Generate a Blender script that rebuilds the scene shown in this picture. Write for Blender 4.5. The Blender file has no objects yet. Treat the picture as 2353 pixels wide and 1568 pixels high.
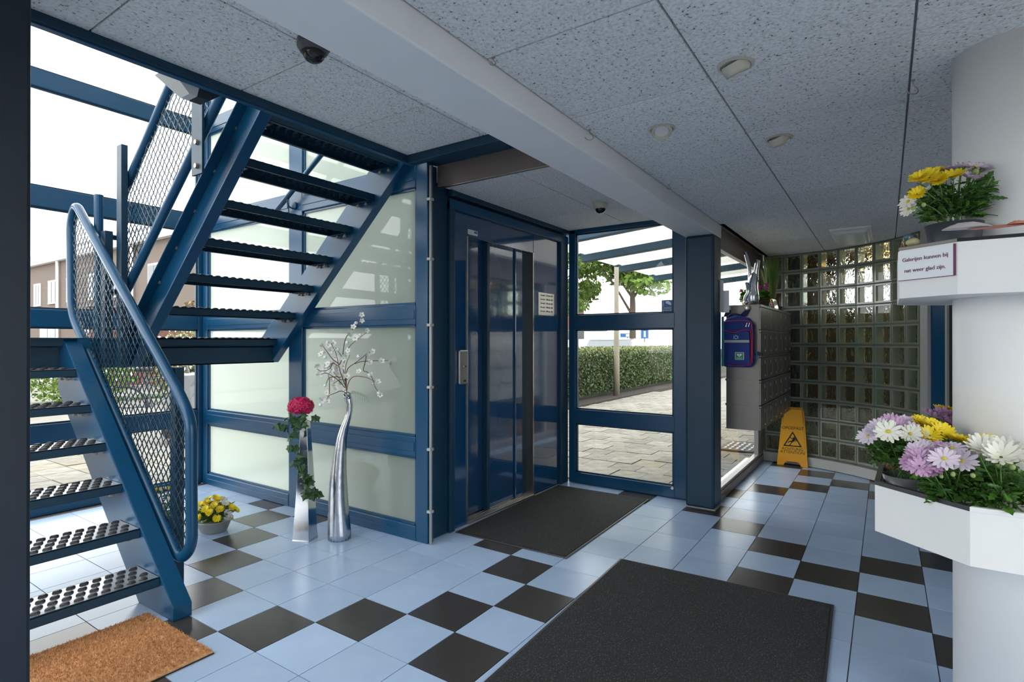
import bpy, bmesh, math, random
import numpy as np
from mathutils import Vector, Matrix
random.seed(7)
PI = math.pi
C = bpy.context.scene.collection
sc = bpy.context.scene

# ------------------------------------------------------------------ camera
CAM = Vector((-1.3495, -2.5266, 1.3189)); YAW, PITCH = 0.5929545, 0.00197
FW = Vector((math.cos(PITCH) * math.cos(YAW), math.cos(PITCH) * math.sin(YAW), math.sin(PITCH)))
RT = Vector((math.sin(YAW), -math.cos(YAW), 0)); UP = RT.cross(FW)
FPX = 1274.85
cd = bpy.data.cameras.new('camera'); cam = bpy.data.objects.new('camera', cd); C.objects.link(cam)
cd.sensor_width = 36; cd.lens = 36 * FPX / 2353; cd.clip_start = .03; cd.clip_end = 300
cam.matrix_world = Matrix(((RT.x, UP.x, -FW.x, CAM.x), (RT.y, UP.y, -FW.y, CAM.y), (RT.z, UP.z, -FW.z, CAM.z), (0, 0, 0, 1)))
sc.camera = cam
def at(px, py, d):      # a world point measured off the photo at forward distance d
    return CAM + FW * d + RT * ((px - 1176.5) * d / FPX) - UP * ((py - 784) * d / FPX)

def atz(px, py, z):    # the point of that sight line at height z
    d = at(px, py, 1)-CAM
    return CAM+d*((z-CAM.z)/d.z)

# ------------------------------------------------------------------ world: bright overcast sky
w = bpy.data.worlds.new('world'); sc.world = w; w.use_nodes = True
nt = w.node_tree; nt.nodes.clear()
o_ = nt.nodes.new('ShaderNodeOutputWorld'); bg = nt.nodes.new('ShaderNodeBackground')
tc = nt.nodes.new('ShaderNodeTexCoord'); no = nt.nodes.new('ShaderNodeTexNoise'); cr = nt.nodes.new('ShaderNodeValToRGB')
no.inputs['Scale'].default_value = 2.2; no.inputs['Detail'].default_value = 4
cr.color_ramp.elements[0].position = .3; cr.color_ramp.elements[0].color = (.93, .955, 1, 1)
cr.color_ramp.elements[1].position = .7; cr.color_ramp.elements[1].color = (1, .99, .965, 1)
nt.links.new(tc.outputs['Generated'], no.inputs['Vector']); nt.links.new(no.outputs['Fac'], cr.inputs['Fac'])
nt.links.new(cr.outputs['Color'], bg.inputs['Color']); bg.inputs['Strength'].default_value = 2.4
nt.links.new(bg.outputs[0], o_.inputs[0])
sc.view_settings.view_transform = 'Standard'; sc.view_settings.look = 'None'
sc.view_settings.gamma = 1; sc.view_settings.use_curve_mapping = False
sc.view_settings.exposure = 1.18
sc.cycles.max_bounces = 10; sc.cycles.diffuse_bounces = 5; sc.cycles.glossy_bounces = 5
sc.cycles.transmission_bounces = 8; sc.cycles.transparent_max_bounces = 16

def portal(loc, rot, sx, sy):
    l = bpy.data.lights.new('portal', 'AREA'); l.shape = 'RECTANGLE'; l.size = sx; l.size_y = sy
    l.cycles.is_portal = True
    o = bpy.data.objects.new('sky_portal', l); o.location = loc; o.rotation_euler = rot; C.objects.link(o)
H = PI / 2
portal((.3, 2.9, 1.7), (-H, 0, 0), 3.6, 3.4)
portal((-2.33, -.8, 1.2), (0, -H, 0), 2.2, 1.6)
portal((-.85, -4.3, 1.2), (H, 0, 0), 2.9, 2.3)

# ------------------------------------------------------------------ materials
def srgb(r, g, b):
    f = lambda c: (c / 255 / 12.92) if c <= 10 else ((c / 255 + .055) / 1.055) ** 2.4
    return (f(r), f(g), f(b), 1)
def mat(name, col, rough=.5, metal=0., var=.0, vscale=8., bump=0., bscale=60., spec=.5, trans=0., ior=1.45, emit=None, coat=0., sss=0.):
    m = bpy.data.materials.new(name); m.use_nodes = True; n = m.node_tree.nodes; L = m.node_tree.links
    p = n['Principled BSDF']; p.inputs['Base Color'].default_value = col; p.inputs['Roughness'].default_value = rough
    p.inputs['Metallic'].default_value = metal; p.inputs['Specular IOR Level'].default_value = spec
    p.inputs['Transmission Weight'].default_value = trans; p.inputs['IOR'].default_value = ior
    p.inputs['Coat Weight'].default_value = coat
    t = n.new('ShaderNodeTexCoord')
    if var:
        a = n.new('ShaderNodeTexNoise'); a.inputs['Scale'].default_value = vscale; a.inputs['Detail'].default_value = 5
        r = n.new('ShaderNodeMapRange'); r.inputs[3].default_value = 1 - var; r.inputs[4].default_value = 1 + var
        mx = n.new('ShaderNodeMix'); mx.data_type = 'RGBA'; mx.blend_type = 'MULTIPLY'; mx.inputs[0].default_value = 1
        mx.inputs[6].default_value = col
        cb = n.new('ShaderNodeCombineColor')
        L.new(t.outputs['Object'], a.inputs['Vector']); L.new(a.outputs['Fac'], r.inputs[0])
        for k in range(3): L.new(r.outputs[0], cb.inputs[k])
        L.new(cb.outputs[0], mx.inputs[7]); L.new(mx.outputs[2], p.inputs['Base Color'])
    if bump:
        a = n.new('ShaderNodeTexNoise'); a.inputs['Scale'].default_value = bscale; a.inputs['Detail'].default_value = 6
        b = n.new('ShaderNodeBump'); b.inputs['Strength'].default_value = bump; b.inputs['Distance'].default_value = .01
        L.new(t.outputs['Object'], a.inputs['Vector']); L.new(a.outputs['Fac'], b.inputs['Height']); L.new(b.outputs[0], p.inputs['Normal'])
    if emit: p.inputs['Emission Color'].default_value = emit[0]; p.inputs['Emission Strength'].default_value = emit[1]
    return m
M = {}
BL = (.004, .06, .14, 1)
M['blue'] = mat('blue_paint', BL, .28, var=.12, vscale=3, bump=.02, bscale=40)
M['blue2'] = mat('dark_blue_paint', (.004, .036, .072, 1), .45, var=.15, vscale=5, bump=.04, bscale=90)
M['navy'] = mat('dark_pillar_paint', (.007, .016, .028, 1), .5, var=.2, vscale=9, bump=.06, bscale=120)
M['liftblue'] = mat('lift_blue_enamel', (.004, .05, .14, 1), .12, var=.05, vscale=2, coat=1.0, spec=1.0, bump=.035, bscale=3.5)
M['white'] = mat('white_paint', (.84, .83, .81, 1), .45, var=.03, bump=.03, bscale=90)
M['beam'] = mat('beam_white', (.74, .74, .74, 1), .55, var=.05, bump=.03, bscale=60)
M['grey'] = mat('grey_metal_panel', (.16, .135, .12, 1), .28)
M['mbox'] = mat('grey_letterbox_metal', (.19, .175, .16, 1), .32, metal=.25, var=.06)
M['steel'] = mat('brushed_steel', (.55, .52, .48, 1), .3, metal=1, var=.1, vscale=30)
M['chrome'] = mat('polished_silver', (.78, .78, .8, 1), .12, metal=1, bump=.05, bscale=8)
M['ribchrome'] = mat('ribbed_silver', (.62, .63, .66, 1), .2, metal=1, var=.25, vscale=25, bump=.1, bscale=30)
M['bolt'] = mat('weathered_bolt', (.42, .36, .3, 1), .45, metal=.7, var=.3, vscale=50)
M['pvc'] = mat('grey_conduit', (.42, .4, .37, 1), .4)
M['grout'] = mat('dark_grout', (.12, .11, .105, 1), .8, var=.2, vscale=20)
M['black'] = mat('black_rubber', (.02, .02, .022, 1), .6)
M['dkgrey'] = mat('dark_grey_laminate', (.05, .05, .055, 1), .35)
M['tiled'] = mat('charcoal_tile', (.052, .048, .047, 1), .22, var=.12, vscale=8)
M['cream'] = mat('cream_plastic', (.5, .47, .38, 1), .4)
M['soil'] = mat('dark_soil', (.02, .014, .01, 1), .9, var=.5, vscale=60, bump=.8, bscale=90)
M['straw'] = mat('dry_moss', (.42, .28, .12, 1), .8, var=.3, vscale=60)
M['leaf'] = mat('chrysanthemum_leaf', (.05, .13, .022, 1), .4, var=.5, vscale=18)
M['leaf2'] = mat('pale_leaf', (.1, .24, .03, 1), .4, var=.35, vscale=18)
M['ivy'] = mat('ivy_leaf', (.025, .07, .022, 1), .4, var=.5, vscale=30)
M['stem'] = mat('green_stem', (.11, .22, .045, 1), .5)
M['twig'] = mat('brown_twig', (.13, .055, .035, 1), .6, var=.3, vscale=40)
M['pyel'] = mat('yellow_petal', (.86, .66, .015, 1), .5, var=.15, vscale=40)
M['pwhi'] = mat('white_petal', (.82, .8, .7, 1), .5, var=.08, vscale=40)
M['ppin'] = mat('pink_petal', (.64, .4, .6, 1), .5, var=.15, vscale=40)
M['plil'] = mat('pale_lilac_petal', (.75, .64, .74, 1), .5, var=.12, vscale=40)
M['mag'] = mat('magenta_petal', (.52, .008, .09, 1), .5, var=.4, vscale=40)
M['fuch'] = mat('fuchsia_petal', (.5, .06, .25, 1), .5, var=.3, vscale=40)
M['blos'] = mat('white_blossom', (.85, .85, .85, 1), .5)
M['ywc'] = mat('yellow_centre', (.6, .5, .05, 1), .6)
M['yel'] = mat('yellow_sign_plastic', (.9, .42, .01, 1), .35, bump=.03, bscale=60)
M['ink'] = mat('black_ink', (.012, .012, .012, 1), .5)
M['red'] = mat('red_piping', (.5, .015, .04, 1), .5)
M['bag'] = mat('royal_blue_nylon', (.008, .03, .22, 1), .6, var=.15, vscale=20, bump=.15, bscale=220)
M['bag2'] = mat('dark_blue_strap', (.006, .015, .08, 1), .7, bump=.1, bscale=220)
M['green'] = mat('badge_green', (.0, .28, .12, 1), .5)
M['paper'] = mat('white_card', (.82, .82, .84, 1), .4)
M['plum'] = mat('plum_print', (.14, .02, .07, 1), .5)
M['stick'] = mat('blue_sticker', (.02, .13, .38, 1), .4)
M['turq'] = mat('turquoise_plastic', (.02, .2, .27, 1), .4)
M['bowl'] = mat('zinc_bowl', (.34, .34, .33, 1), .5, metal=.4, var=.15, vscale=20)
M['pot'] = mat('anthracite_pot', (.045, .052, .065, 1), .45)
M['clearpot'] = mat('grey_film_pot', (.16, .17, .18, 1), .25)
M['cloth'] = mat('crumpled_pale_cloth', (.5, .45, .43, 1), .8, bump=.3, bscale=40)
M['salmon'] = mat('salmon_cloth', (.6, .22, .16, 1), .8)
M['paver'] = mat('concrete_paver', (.17, .155, .135, 1), .8, var=.18, vscale=6, bump=.15, bscale=80)
M['paver2'] = mat('sandy_paver', (.3, .265, .2, 1), .8, var=.2, vscale=6, bump=.15, bscale=80)
M['hedge'] = mat('hedge_leaf', (.05, .08, .02, 1), .6, var=.5, vscale=3)
M['hedget'] = mat('hedge_top_leaf', (.13, .14, .045, 1), .6, var=.4, vscale=3)
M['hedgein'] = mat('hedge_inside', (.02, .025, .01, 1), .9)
M['tree'] = mat('tree_leaf', (.13, .22, .035, 1), .6, var=.4, vscale=2)
M['bark'] = mat('bark', (.1, .08, .06, 1), .9, var=.3, vscale=10)
M['polec'] = mat('weathered_pole', (.2, .18, .14, 1), .7, var=.15, vscale=5)
M['car'] = mat('silver_car_paint', (.13, .14, .15, 1), .25, metal=.3)
M['carw'] = mat('white_car_paint', (.26, .26, .26, 1), .25)
M['dglass'] = mat('dark_glass', (.03, .035, .04, 1), .08)
M['canopy'] = None
M['gutter'] = mat('white_gutter', (.8, .8, .8, 1), .5)
M['roof'] = mat('grey_roof', (.16, .15, .15, 1), .8)
M['tarp'] = mat('grey_tarpaulin', (.12, .125, .135, 1), .35, var=.2, vscale=6)
M['brown'] = mat('brown_wood_panel', (.075, .05, .03, 1), .5, var=.25, vscale=6)
M['wallp'] = mat('plain_corridor_wall', (.42, .42, .4, 1), .7)
M['blkrim'] = mat('glass_block_edge', (.26, .29, .23, 1), .15, spec=.8)
M['mortar'] = mat('grey_mortar', (.12, .125, .105, 1), .7, var=.1)
M['warm'] = mat('warm_lamp', (1, .7, .3, 1), .5, emit=((1, .55, .16, 1), 9))
M['bright'] = mat('lit_panel', (.9, .9, .9, 1), .5, emit=((.95, .97, 1, 1), 1.2))
M['flowerw'] = mat('white_garden_flower', (.8, .8, .78, 1), .6)
M['bird'] = mat('painted_bird', (.5, .45, .25, 1), .4, var=.4, vscale=30)
M['birdb'] = mat('bird_blue', (.05, .12, .16, 1), .4)
M['terra'] = mat('cream_pot', (.5, .42, .26, 1), .6)
M['mirror_frame'] = mat('gold_frame', (.6, .4, .15, 1), .3, metal=1)
M['doormat'] = mat('patterned_doormat', (.05, .05, .055, 1), .8)
M['lampcap'] = mat('frosted_cap', (.62, .62, .6, 1), .35)
M['dome'] = mat('smoked_dome', (.01, .01, .012, 1), .05)

def glassmat(name, tint, refl=1.0):
    m = bpy.data.materials.new(name); m.use_nodes = True; n = m.node_tree.nodes; L = m.node_tree.links; n.clear()
    o = n.new('ShaderNodeOutputMaterial'); mx = n.new('ShaderNodeMixShader'); t = n.new('ShaderNodeBsdfTransparent'); g = n.new('ShaderNodeBsdfGlossy')
    f = n.new('ShaderNodeFresnel'); f.inputs[0].default_value = 1.45; t.inputs[0].default_value = tint; g.inputs['Roughness'].default_value = .01
    ge = n.new('ShaderNodeNewGeometry'); sb = n.new('ShaderNodeMath'); sb.operation = 'SUBTRACT'; sb.inputs[0].default_value = 1; mu = n.new('ShaderNodeMath'); mu.operation = 'MULTIPLY'
    L.new(ge.outputs['Backfacing'], sb.inputs[1]); L.new(sb.outputs[0], mu.inputs[0]); L.new(f.outputs[0], mu.inputs[1])
    L.new(mu.outputs[0], mx.inputs[0]); L.new(t.outputs[0], mx.inputs[1]); L.new(g.outputs[0], mx.inputs[2]); L.new(mx.outputs[0], o.inputs[0]); return m
M['glass'] = glassmat('window_glass', (.97, .985, .975, 1))
def frostmat():
    m = bpy.data.materials.new('frosted_glass'); m.use_nodes = True; n = m.node_tree.nodes; L = m.node_tree.links; n.clear()
    o = n.new('ShaderNodeOutputMaterial'); tl = n.new('ShaderNodeBsdfTranslucent'); tl.inputs[0].default_value = (.70, .745, .70, 1)
    df = n.new('ShaderNodeBsdfDiffuse'); df.inputs[0].default_value = (.6, .68, .62, 1)
    m1 = n.new('ShaderNodeMixShader'); m1.inputs[0].default_value = .15
    g = n.new('ShaderNodeBsdfGlossy'); g.inputs['Roughness'].default_value = .02
    f = n.new('ShaderNodeFresnel'); f.inputs[0].default_value = 1.5; mx = n.new('ShaderNodeMixShader')
    L.new(tl.outputs[0], m1.inputs[1]); L.new(df.outputs[0], m1.inputs[2]); ge = n.new('ShaderNodeNewGeometry'); sb = n.new('ShaderNodeMath'); sb.operation = 'SUBTRACT'; sb.inputs[0].default_value = 1; mu = n.new('ShaderNodeMath'); mu.operation = 'MULTIPLY'
    L.new(ge.outputs['Backfacing'], sb.inputs[1]); L.new(sb.outputs[0], mu.inputs[0]); L.new(f.outputs[0], mu.inputs[1]); L.new(mu.outputs[0], mx.inputs[0])
    L.new(m1.outputs[0], mx.inputs[1]); L.new(g.outputs[0], mx.inputs[2]); L.new(mx.outputs[0], o.inputs[0]); return m
M['frost'] = frostmat()
m_ = frostmat(); m_.name = 'translucent_canopy_sheet'; m_.node_tree.nodes['Translucent BSDF'].inputs[0].default_value = (.5, .49, .44, 1); M['canopy'] = m_
def blockglass():
    m = bpy.data.materials.new('wavy_block_glass'); m.use_nodes = True; n = m.node_tree.nodes; L = m.node_tree.links; n.clear()
    o = n.new('ShaderNodeOutputMaterial'); g = n.new('ShaderNodeBsdfGlass'); g.inputs['IOR'].default_value = 1.32; g.inputs['Color'].default_value = (.93, .97, .9, 1)
    t = n.new('ShaderNodeTexCoord'); a = n.new('ShaderNodeTexNoise'); a.inputs['Scale'].default_value = 22; a.inputs['Distortion'].default_value = 2.2; a.inputs['Detail'].default_value = 1
    oi = n.new('ShaderNodeObjectInfo'); ad = n.new('ShaderNodeVectorMath'); mp = n.new('ShaderNodeMapping'); mp.inputs['Scale'].default_value = (1, 1, .45); mp.inputs['Rotation'].default_value = (0, .6, 0)
    cb = n.new('ShaderNodeCombineXYZ'); mu = n.new('ShaderNodeMath'); mu.operation = 'MULTIPLY'; mu.inputs[1].default_value = 7
    L.new(oi.outputs['Random'], mu.inputs[0]); L.new(mu.outputs[0], cb.inputs[0]); L.new(mu.outputs[0], cb.inputs[2])
    L.new(t.outputs['Object'], ad.inputs[0]); L.new(cb.outputs[0], ad.inputs[1]); L.new(ad.outputs[0], mp.inputs[0]); L.new(mp.outputs[0], a.inputs['Vector'])
    b = n.new('ShaderNodeBump'); b.inputs['Strength'].default_value = 1; b.inputs['Distance'].default_value = .02
    L.new(a.outputs['Fac'], b.inputs['Height']); L.new(b.outputs[0], g.inputs['Normal']); L.new(g.outputs[0], o.inputs[0]); return m
M['blk'] = blockglass()

def noise_col(name, stops, scale, rough=.9, bump=.5, detail=2, dist=.01, kind='noise', rand=0., metal=0.):
    m = bpy.data.materials.new(name); m.use_nodes = True; n = m.node_tree.nodes; L = m.node_tree.links
    p = n['Principled BSDF']; p.inputs['Roughness'].default_value = rough
    t = n.new('ShaderNodeTexCoord')
    a = n.new('ShaderNodeTexNoise'); a.inputs['Scale'].default_value = scale; a.inputs['Detail'].default_value = detail
    r = n.new('ShaderNodeValToRGB')
    while len(r.color_ramp.elements) < len(stops): r.color_ramp.elements.new(.5)
    for e, (ps, c) in zip(r.color_ramp.elements, stops): e.position = ps; e.color = c
    L.new(t.outputs['Object'], a.inputs['Vector']); L.new(a.outputs['Fac'], r.inputs['Fac'])
    src = r.outputs['Color']
    if rand:
        oi = n.new('ShaderNodeObjectInfo'); mr = n.new('ShaderNodeMapRange'); mr.inputs[3].default_value = 1 - rand; mr.inputs[4].default_value = 1 + rand
        cb = n.new('ShaderNodeCombineColor'); mx = n.new('ShaderNodeMix'); mx.data_type = 'RGBA'; mx.blend_type = 'MULTIPLY'; mx.inputs[0].default_value = 1
        L.new(oi.outputs['Random'], mr.inputs[0])
        for k in range(3): L.new(mr.outputs[0], cb.inputs[k])
        L.new(src, mx.inputs[6]); L.new(cb.outputs[0], mx.inputs[7]); src = mx.outputs[2]
    L.new(src, p.inputs['Base Color'])
    b = n.new('ShaderNodeBump'); b.inputs['Strength'].default_value = bump; b.inputs['Distance'].default_value = dist
    L.new(a.outputs['Fac'], b.inputs['Height']); L.new(b.outputs[0], p.inputs['Normal'])
    return m
M['mat'] = noise_col('speckled_charcoal_pile', [(.0, (.008, .008, .009, 1)), (.55, (.02, .02, .021, 1)), (.66, (.07, .07, .07, 1)), (.78, (.22, .22, .21, 1))], 150, bump=1, detail=3)
M['coir'] = noise_col('coir', [(.3, (.50, .24, .10, 1)), (.7, (.72, .40, .19, 1))], 60, bump=.6)
M['ceil'] = noise_col('wood_wool_board', [(.30, (.07, .07, .065, 1)), (.36, (.60, .61, .60, 1)), (.6, (.78, .785, .78, 1))], 95, rough=.95, bump=.9, detail=5, dist=.006, rand=.04)
M['tile'] = noise_col('blue_glazed_tile', [(.3, (.39, .515, .72, 1)), (.7, (.43, .56, .77, 1))], 5, rough=.25, bump=.02, rand=.07)
M['pav'] = noise_col('outdoor_paver', [(.3, (.13, .12, .10, 1)), (.7, (.215, .20, .165, 1))], 9, rough=.8, bump=.3, rand=.22)
M['pavs'] = noise_col('sandy_outdoor_paver', [(.3, (.15, .13, .095, 1)), (.7, (.22, .195, .145, 1))], 9, rough=.8, bump=.3, rand=.15)

def brickmat():
    m = bpy.data.materials.new('far_brickwork'); m.use_nodes = True; n = m.node_tree.nodes; L = m.node_tree.links
    p = n['Principled BSDF']; p.inputs['Roughness'].default_value = .9
    t = n.new('ShaderNodeTexCoord'); mp = n.new('ShaderNodeMapping'); mp.inputs['Rotation'].default_value = (H, 0, H)
    b = n.new('ShaderNodeTexBrick'); b.inputs['Scale'].default_value = 4.5; b.inputs['Color1'].default_value = (.15, .058, .038, 1); b.inputs['Color2'].default_value = (.10, .04, .028, 1)
    b.inputs['Mortar'].default_value = (.12, .09, .075, 1); b.inputs['Mortar Size'].default_value = .012
    L.new(t.outputs['Object'], mp.inputs[0]); L.new(mp.outputs[0], b.inputs['Vector']); L.new(b.outputs['Color'], p.inputs['Base Color']); return m
M['brick'] = brickmat()

# ------------------------------------------------------------------ mesh helpers
class MB:
    def __init__(s): s.v = []; s.f = []
    def add(s, vs, fs):
        k = len(s.v); s.v += [tuple(v) for v in vs]; s.f += [tuple(i + k for i in f) for f in fs]; return s
    def box(s, x0, y0, z0, x1, y1, z1):
        return s.add([(x0,y0,z0),(x1,y0,z0),(x1,y1,z0),(x0,y1,z0),(x0,y0,z1),(x1,y0,z1),(x1,y1,z1),(x0,y1,z1)],
                     [(0,3,2,1),(4,5,6,7),(0,1,5,4),(1,2,6,5),(2,3,7,6),(3,0,4,7)])
    def obox(s, c, a, b, d):   # centre and three half-axis vectors
        c, a, b, d = Vector(c), Vector(a), Vector(b), Vector(d)
        return s.add([c+i*a+j*b+k*d for k in (-1,1) for i, j in ((-1,-1),(1,-1),(1,1),(-1,1))],
                     [(0,3,2,1),(4,5,6,7),(0,1,5,4),(1,2,6,5),(2,3,7,6),(3,0,4,7)])
    def prism(s, pts, a, b):   # polygon pts (Vectors) extruded: offsets a, b vectors
        n = len(pts); a, b = Vector(a), Vector(b)
        return s.add([Vector(p)+a for p in pts]+[Vector(p)+b for p in pts],
                     [tuple(range(n))[::-1], tuple(range(n, 2*n))]+[(i,(i+1)%n,(i+1)%n+n,i+n) for i in range(n)])
    def yz(s, pts, x0, x1): return s.prism([(0, p[0], p[1]) for p in pts], (x0,0,0), (x1,0,0))
    def xz(s, pts, y0, y1): return s.prism([(p[0], 0, p[1]) for p in pts], (0,y0,0), (0,y1,0))
    def xy(s, pts, z0, z1): return s.prism([(p[0], p[1], 0) for p in pts], (0,0,z0), (0,0,z1))
    def tube(s, pts, r, n=8, closed=False, caps=True):
        pts = [Vector(p) for p in pts]; m = len(pts); rr = list(np.interp(np.linspace(0, 1, m), np.linspace(0, 1, len(r)), r)) if isinstance(r, (list, tuple)) else [r]*m
        rings = []; ref = None
        for i, p in enumerate(pts):
            if closed: t = pts[(i+1)%m]-pts[i-1]
            else: t = pts[min(i+1,m-1)]-pts[max(i-1,0)]
            if t.length < 1e-9: t = Vector((0,0,1))
            t.normalize()
            if ref is None: ref = t.orthogonal().normalized()
            ref = ref-t*ref.dot(t)
            if ref.length < 1e-6: ref = t.orthogonal()
            ref.normalize(); q = t.cross(ref)
            rings.append([p+(ref*math.cos(2*PI*k/n)+q*math.sin(2*PI*k/n))*rr[i] for k in range(n)])
        vs = [v for g in rings for v in g]; fs = []
        for i in range(m if closed else m-1):
            a, b = i*n, ((i+1)%m)*n
            # closed loops: match ring phase
            sh = 0
            if closed and i == m-1:
                sh = min(range(n), key=lambda h: (rings[-1][0]-rings[0][h]).length)
            fs += [(a+k, a+(k+1)%n, b+(k+1+sh)%n, b+(k+sh)%n) for k in range(n)]
        if not closed and caps: fs += [tuple(range(n))[::-1], tuple(range((m-1)*n, m*n))]
        return s.add(vs, fs)
    def lathe(s, prof, c=(0,0,0), n=24, cap=True):  # prof list of (r,z)
        c = Vector(c); vs = [c+Vector((r*math.cos(2*PI*k/n), r*math.sin(2*PI*k/n), z)) for r, z in prof for k in range(n)]
        fs = [(i*n+k, i*n+(k+1)%n, (i+1)*n+(k+1)%n, (i+1)*n+k) for i in range(len(prof)-1) for k in range(n)]
        if cap: fs += [tuple(range(n))[::-1], tuple(range((len(prof)-1)*n, len(prof)*n))]
        return s.add(vs, fs)
    def ball(s, c, r, n=8, sc_=(1,1,1)):
        pr = [(math.sin(PI*i/(n//2+1)), -math.cos(PI*i/(n//2+1))) for i in range(0, n//2+2)]
        c = Vector(c); vs = []; m = len(pr)
        for a, z in pr:
            for k in range(n): vs.append(c+Vector((a*math.cos(2*PI*k/n)*r*sc_[0], a*math.sin(2*PI*k/n)*r*sc_[1], z*r*sc_[2])))
        return s.add(vs, [(i*n+k, i*n+(k+1)%n, (i+1)*n+(k+1)%n, (i+1)*n+k) for i in range(m-1) for k in range(n)])
    def mesh(s, name, mt, smooth=False):
        me = bpy.data.meshes.new(name); me.from_pydata(s.v, [], s.f)
        for x in (mt if isinstance(mt, list) else [mt]): me.materials.append(x)
        if smooth:
            for p in me.polygons: p.use_smooth = True
        me.update(); return me
    def build(s, name, mt, parent=None, smooth=False, bev=0, kind=None, label=None):
        me = s.mesh(name, mt, smooth); o = bpy.data.objects.new(name, me); C.objects.link(o)
        if parent is not None: attach(o, parent)
        if bev:
            md = o.modifiers.new('b', 'BEVEL'); md.width = bev; md.segments = 2; md.limit_method = 'ANGLE'
            md.harden_normals = False
        if kind: o['kind'] = kind
        if label: o['label'] = label
        return o
def wloc(o):
    v = Vector(o.location)
    while o.parent: o = o.parent; v = v + (Vector(o.location) if o.type == 'EMPTY' else Vector((0,0,0)))
    return v
def attach(o, parent):
    o.parent = parent
    r = parent
    while r.parent: r = r.parent
    if parent is r: o.matrix_parent_inverse = Matrix.Translation(-Vector(r.location))
    # deeper: the part itself sits at its own origin, already offset
def thing(name, label, cat, loc=(0,0,0), group=None):
    o = bpy.data.objects.new(name, None); C.objects.link(o); o.location = loc; o.empty_display_size = .05
    o['label'] = label; o['category'] = cat
    if group: o['group'] = group
    return o
def struct(name, loc=(0,0,0)):
    o = bpy.data.objects.new(name, None); C.objects.link(o); o.location = loc; o['kind'] = 'structure'; return o
def tag(o, label, cat, group=None, kind=None):
    o['label'] = label; o['category'] = cat
    if group: o['group'] = group
    if kind: o['kind'] = kind
    return o
def inst(me, name, parent, M4):
    o = bpy.data.objects.new(name, me); C.objects.link(o); attach(o, parent)
    o.matrix_basis = M4; return o
def smooth_path(pts, it=2, closed=False):
    pts = [Vector(p) for p in pts]
    for _ in range(it):
        q = []; n = len(pts)
        rng = range(n) if closed else range(n-1)
        if not closed: q.append(pts[0])
        for i in rng:
            a, b = pts[i], pts[(i+1)%n]; q += [a*.75+b*.25, a*.25+b*.75]
        if not closed: q.append(pts[-1])
        pts = q
    return pts
def round_path(pts, r, seg=6, closed=True):
    pts = [Vector(p) for p in pts]; n = len(pts); out = []
    for i, p in enumerate(pts):
        if not closed and i in (0, n-1): out.append(p); continue
        a = (pts[i-1]-p); b = (pts[(i+1)%n]-p); ra = min(r, a.length*.45, b.length*.45)
        a = p+a.normalized()*ra; b = p+b.normalized()*ra
        for k in range(seg+1):
            t = k/seg; out.append(a*(1-t)**2+p*2*t*(1-t)+b*t*t)
    return out
def text(body, size, mt, parent, org, xd, zd, name='lettering', depth=.0006, mirror=False, align='CENTER'):
    cu = bpy.data.curves.new(name, 'FONT'); cu.body = body; cu.size = size; cu.align_x = align; cu.extrude = depth; cu.resolution_u = 3
    to = bpy.data.objects.new(name, cu); C.objects.link(to)
    dg = bpy.context.evaluated_depsgraph_get(); me = bpy.data.meshes.new_from_object(to.evaluated_get(dg))
    bpy.data.objects.remove(to); me.materials.clear(); me.materials.append(mt)
    xd, zd = Vector(xd).normalized(), Vector(zd).normalized(); nd = xd.cross(zd)
    if mirror: xd = -xd
    org = Vector(org)
    for v in me.vertices:
        v.co = org+xd*v.co.x+zd*v.co.y+nd*v.co.z
    o = bpy.data.objects.new(name, me); C.objects.link(o); attach(o, parent); return o

# ================================================================== SETTING
T = .3
BLACK = {(0,0),(-1,-1),(0,-2),(1,1),(-2,0),(-3,1),(-4,2),(-5,3),(-6,4),(-4,4),(2,2),(2,4),(3,3),(1,5),(5,17),(6,16),(6,14),(5,13),(7,15),(4,12),
         (5,9),(6,8),(4,10),(7,7),(6,6),(8,8),(8,6),(9,9),(9,5),(8,14),(8,16),(2,10),(10,4),(10,10),(9,13),(9,17),(-2,-2),(1,-3),(3,1),(4,0)}
fl = struct('floor')
MB().box(-2.2, -4.15, -.12, 3.40, 2.86, -.004).box(3.40, -4.15, -.12, 6.1, -1.36, -.004).build('grout_bed', M['grout'], fl)
g = .0022
tb = MB().box(g, g, -.006, T-g, T-g, 0); tile_b = tb.mesh('floor_tile', M['tile']); tile_k = tb.mesh('floor_tile', M['tiled'])
cells = []
for i in range(-9, 16):
    for j in range(-12, 19):
        x, y = j*T, -(i+1)*T
        if y > 2.75 or y < -4.15 or x < -2.25 or x > 5.3: continue
        if x > 3.25 and y > -1.45: continue
        if x > 1.25 and y > -.1: continue
        ctr = Vector((x+.15, y+.15, 0)); d = (ctr-CAM); z = d.dot(FW); u = d.dot(RT)/max(z, .01)*FPX+1176
        vis = z > .3 and -80 < u < 2440 and (784-d.dot(UP)/z*FPX) < 1700
        cells.append((0 if vis else 1, z if vis else abs(z)+50, i, j, x, y))
cells.sort()
rest_b, rest_k = MB(), MB()
for n, (v, z, i, j, x, y) in enumerate(cells):
    if n < 296 and v == 0: inst(tile_k if (i, j) in BLACK else tile_b, 'floor_tile', fl, Matrix.Translation((x, y, 0)))
    else: (rest_k if (i, j) in BLACK else rest_b).box(x+g, y+g, -.006, x+T-g, y+T-g, 0)
rest_b.build('further_floor_tiles', M['tile'], fl, kind='stuff')
if rest_k.v: rest_k.build('further_dark_floor_tiles', M['tiled'], fl, kind='stuff')

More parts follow.
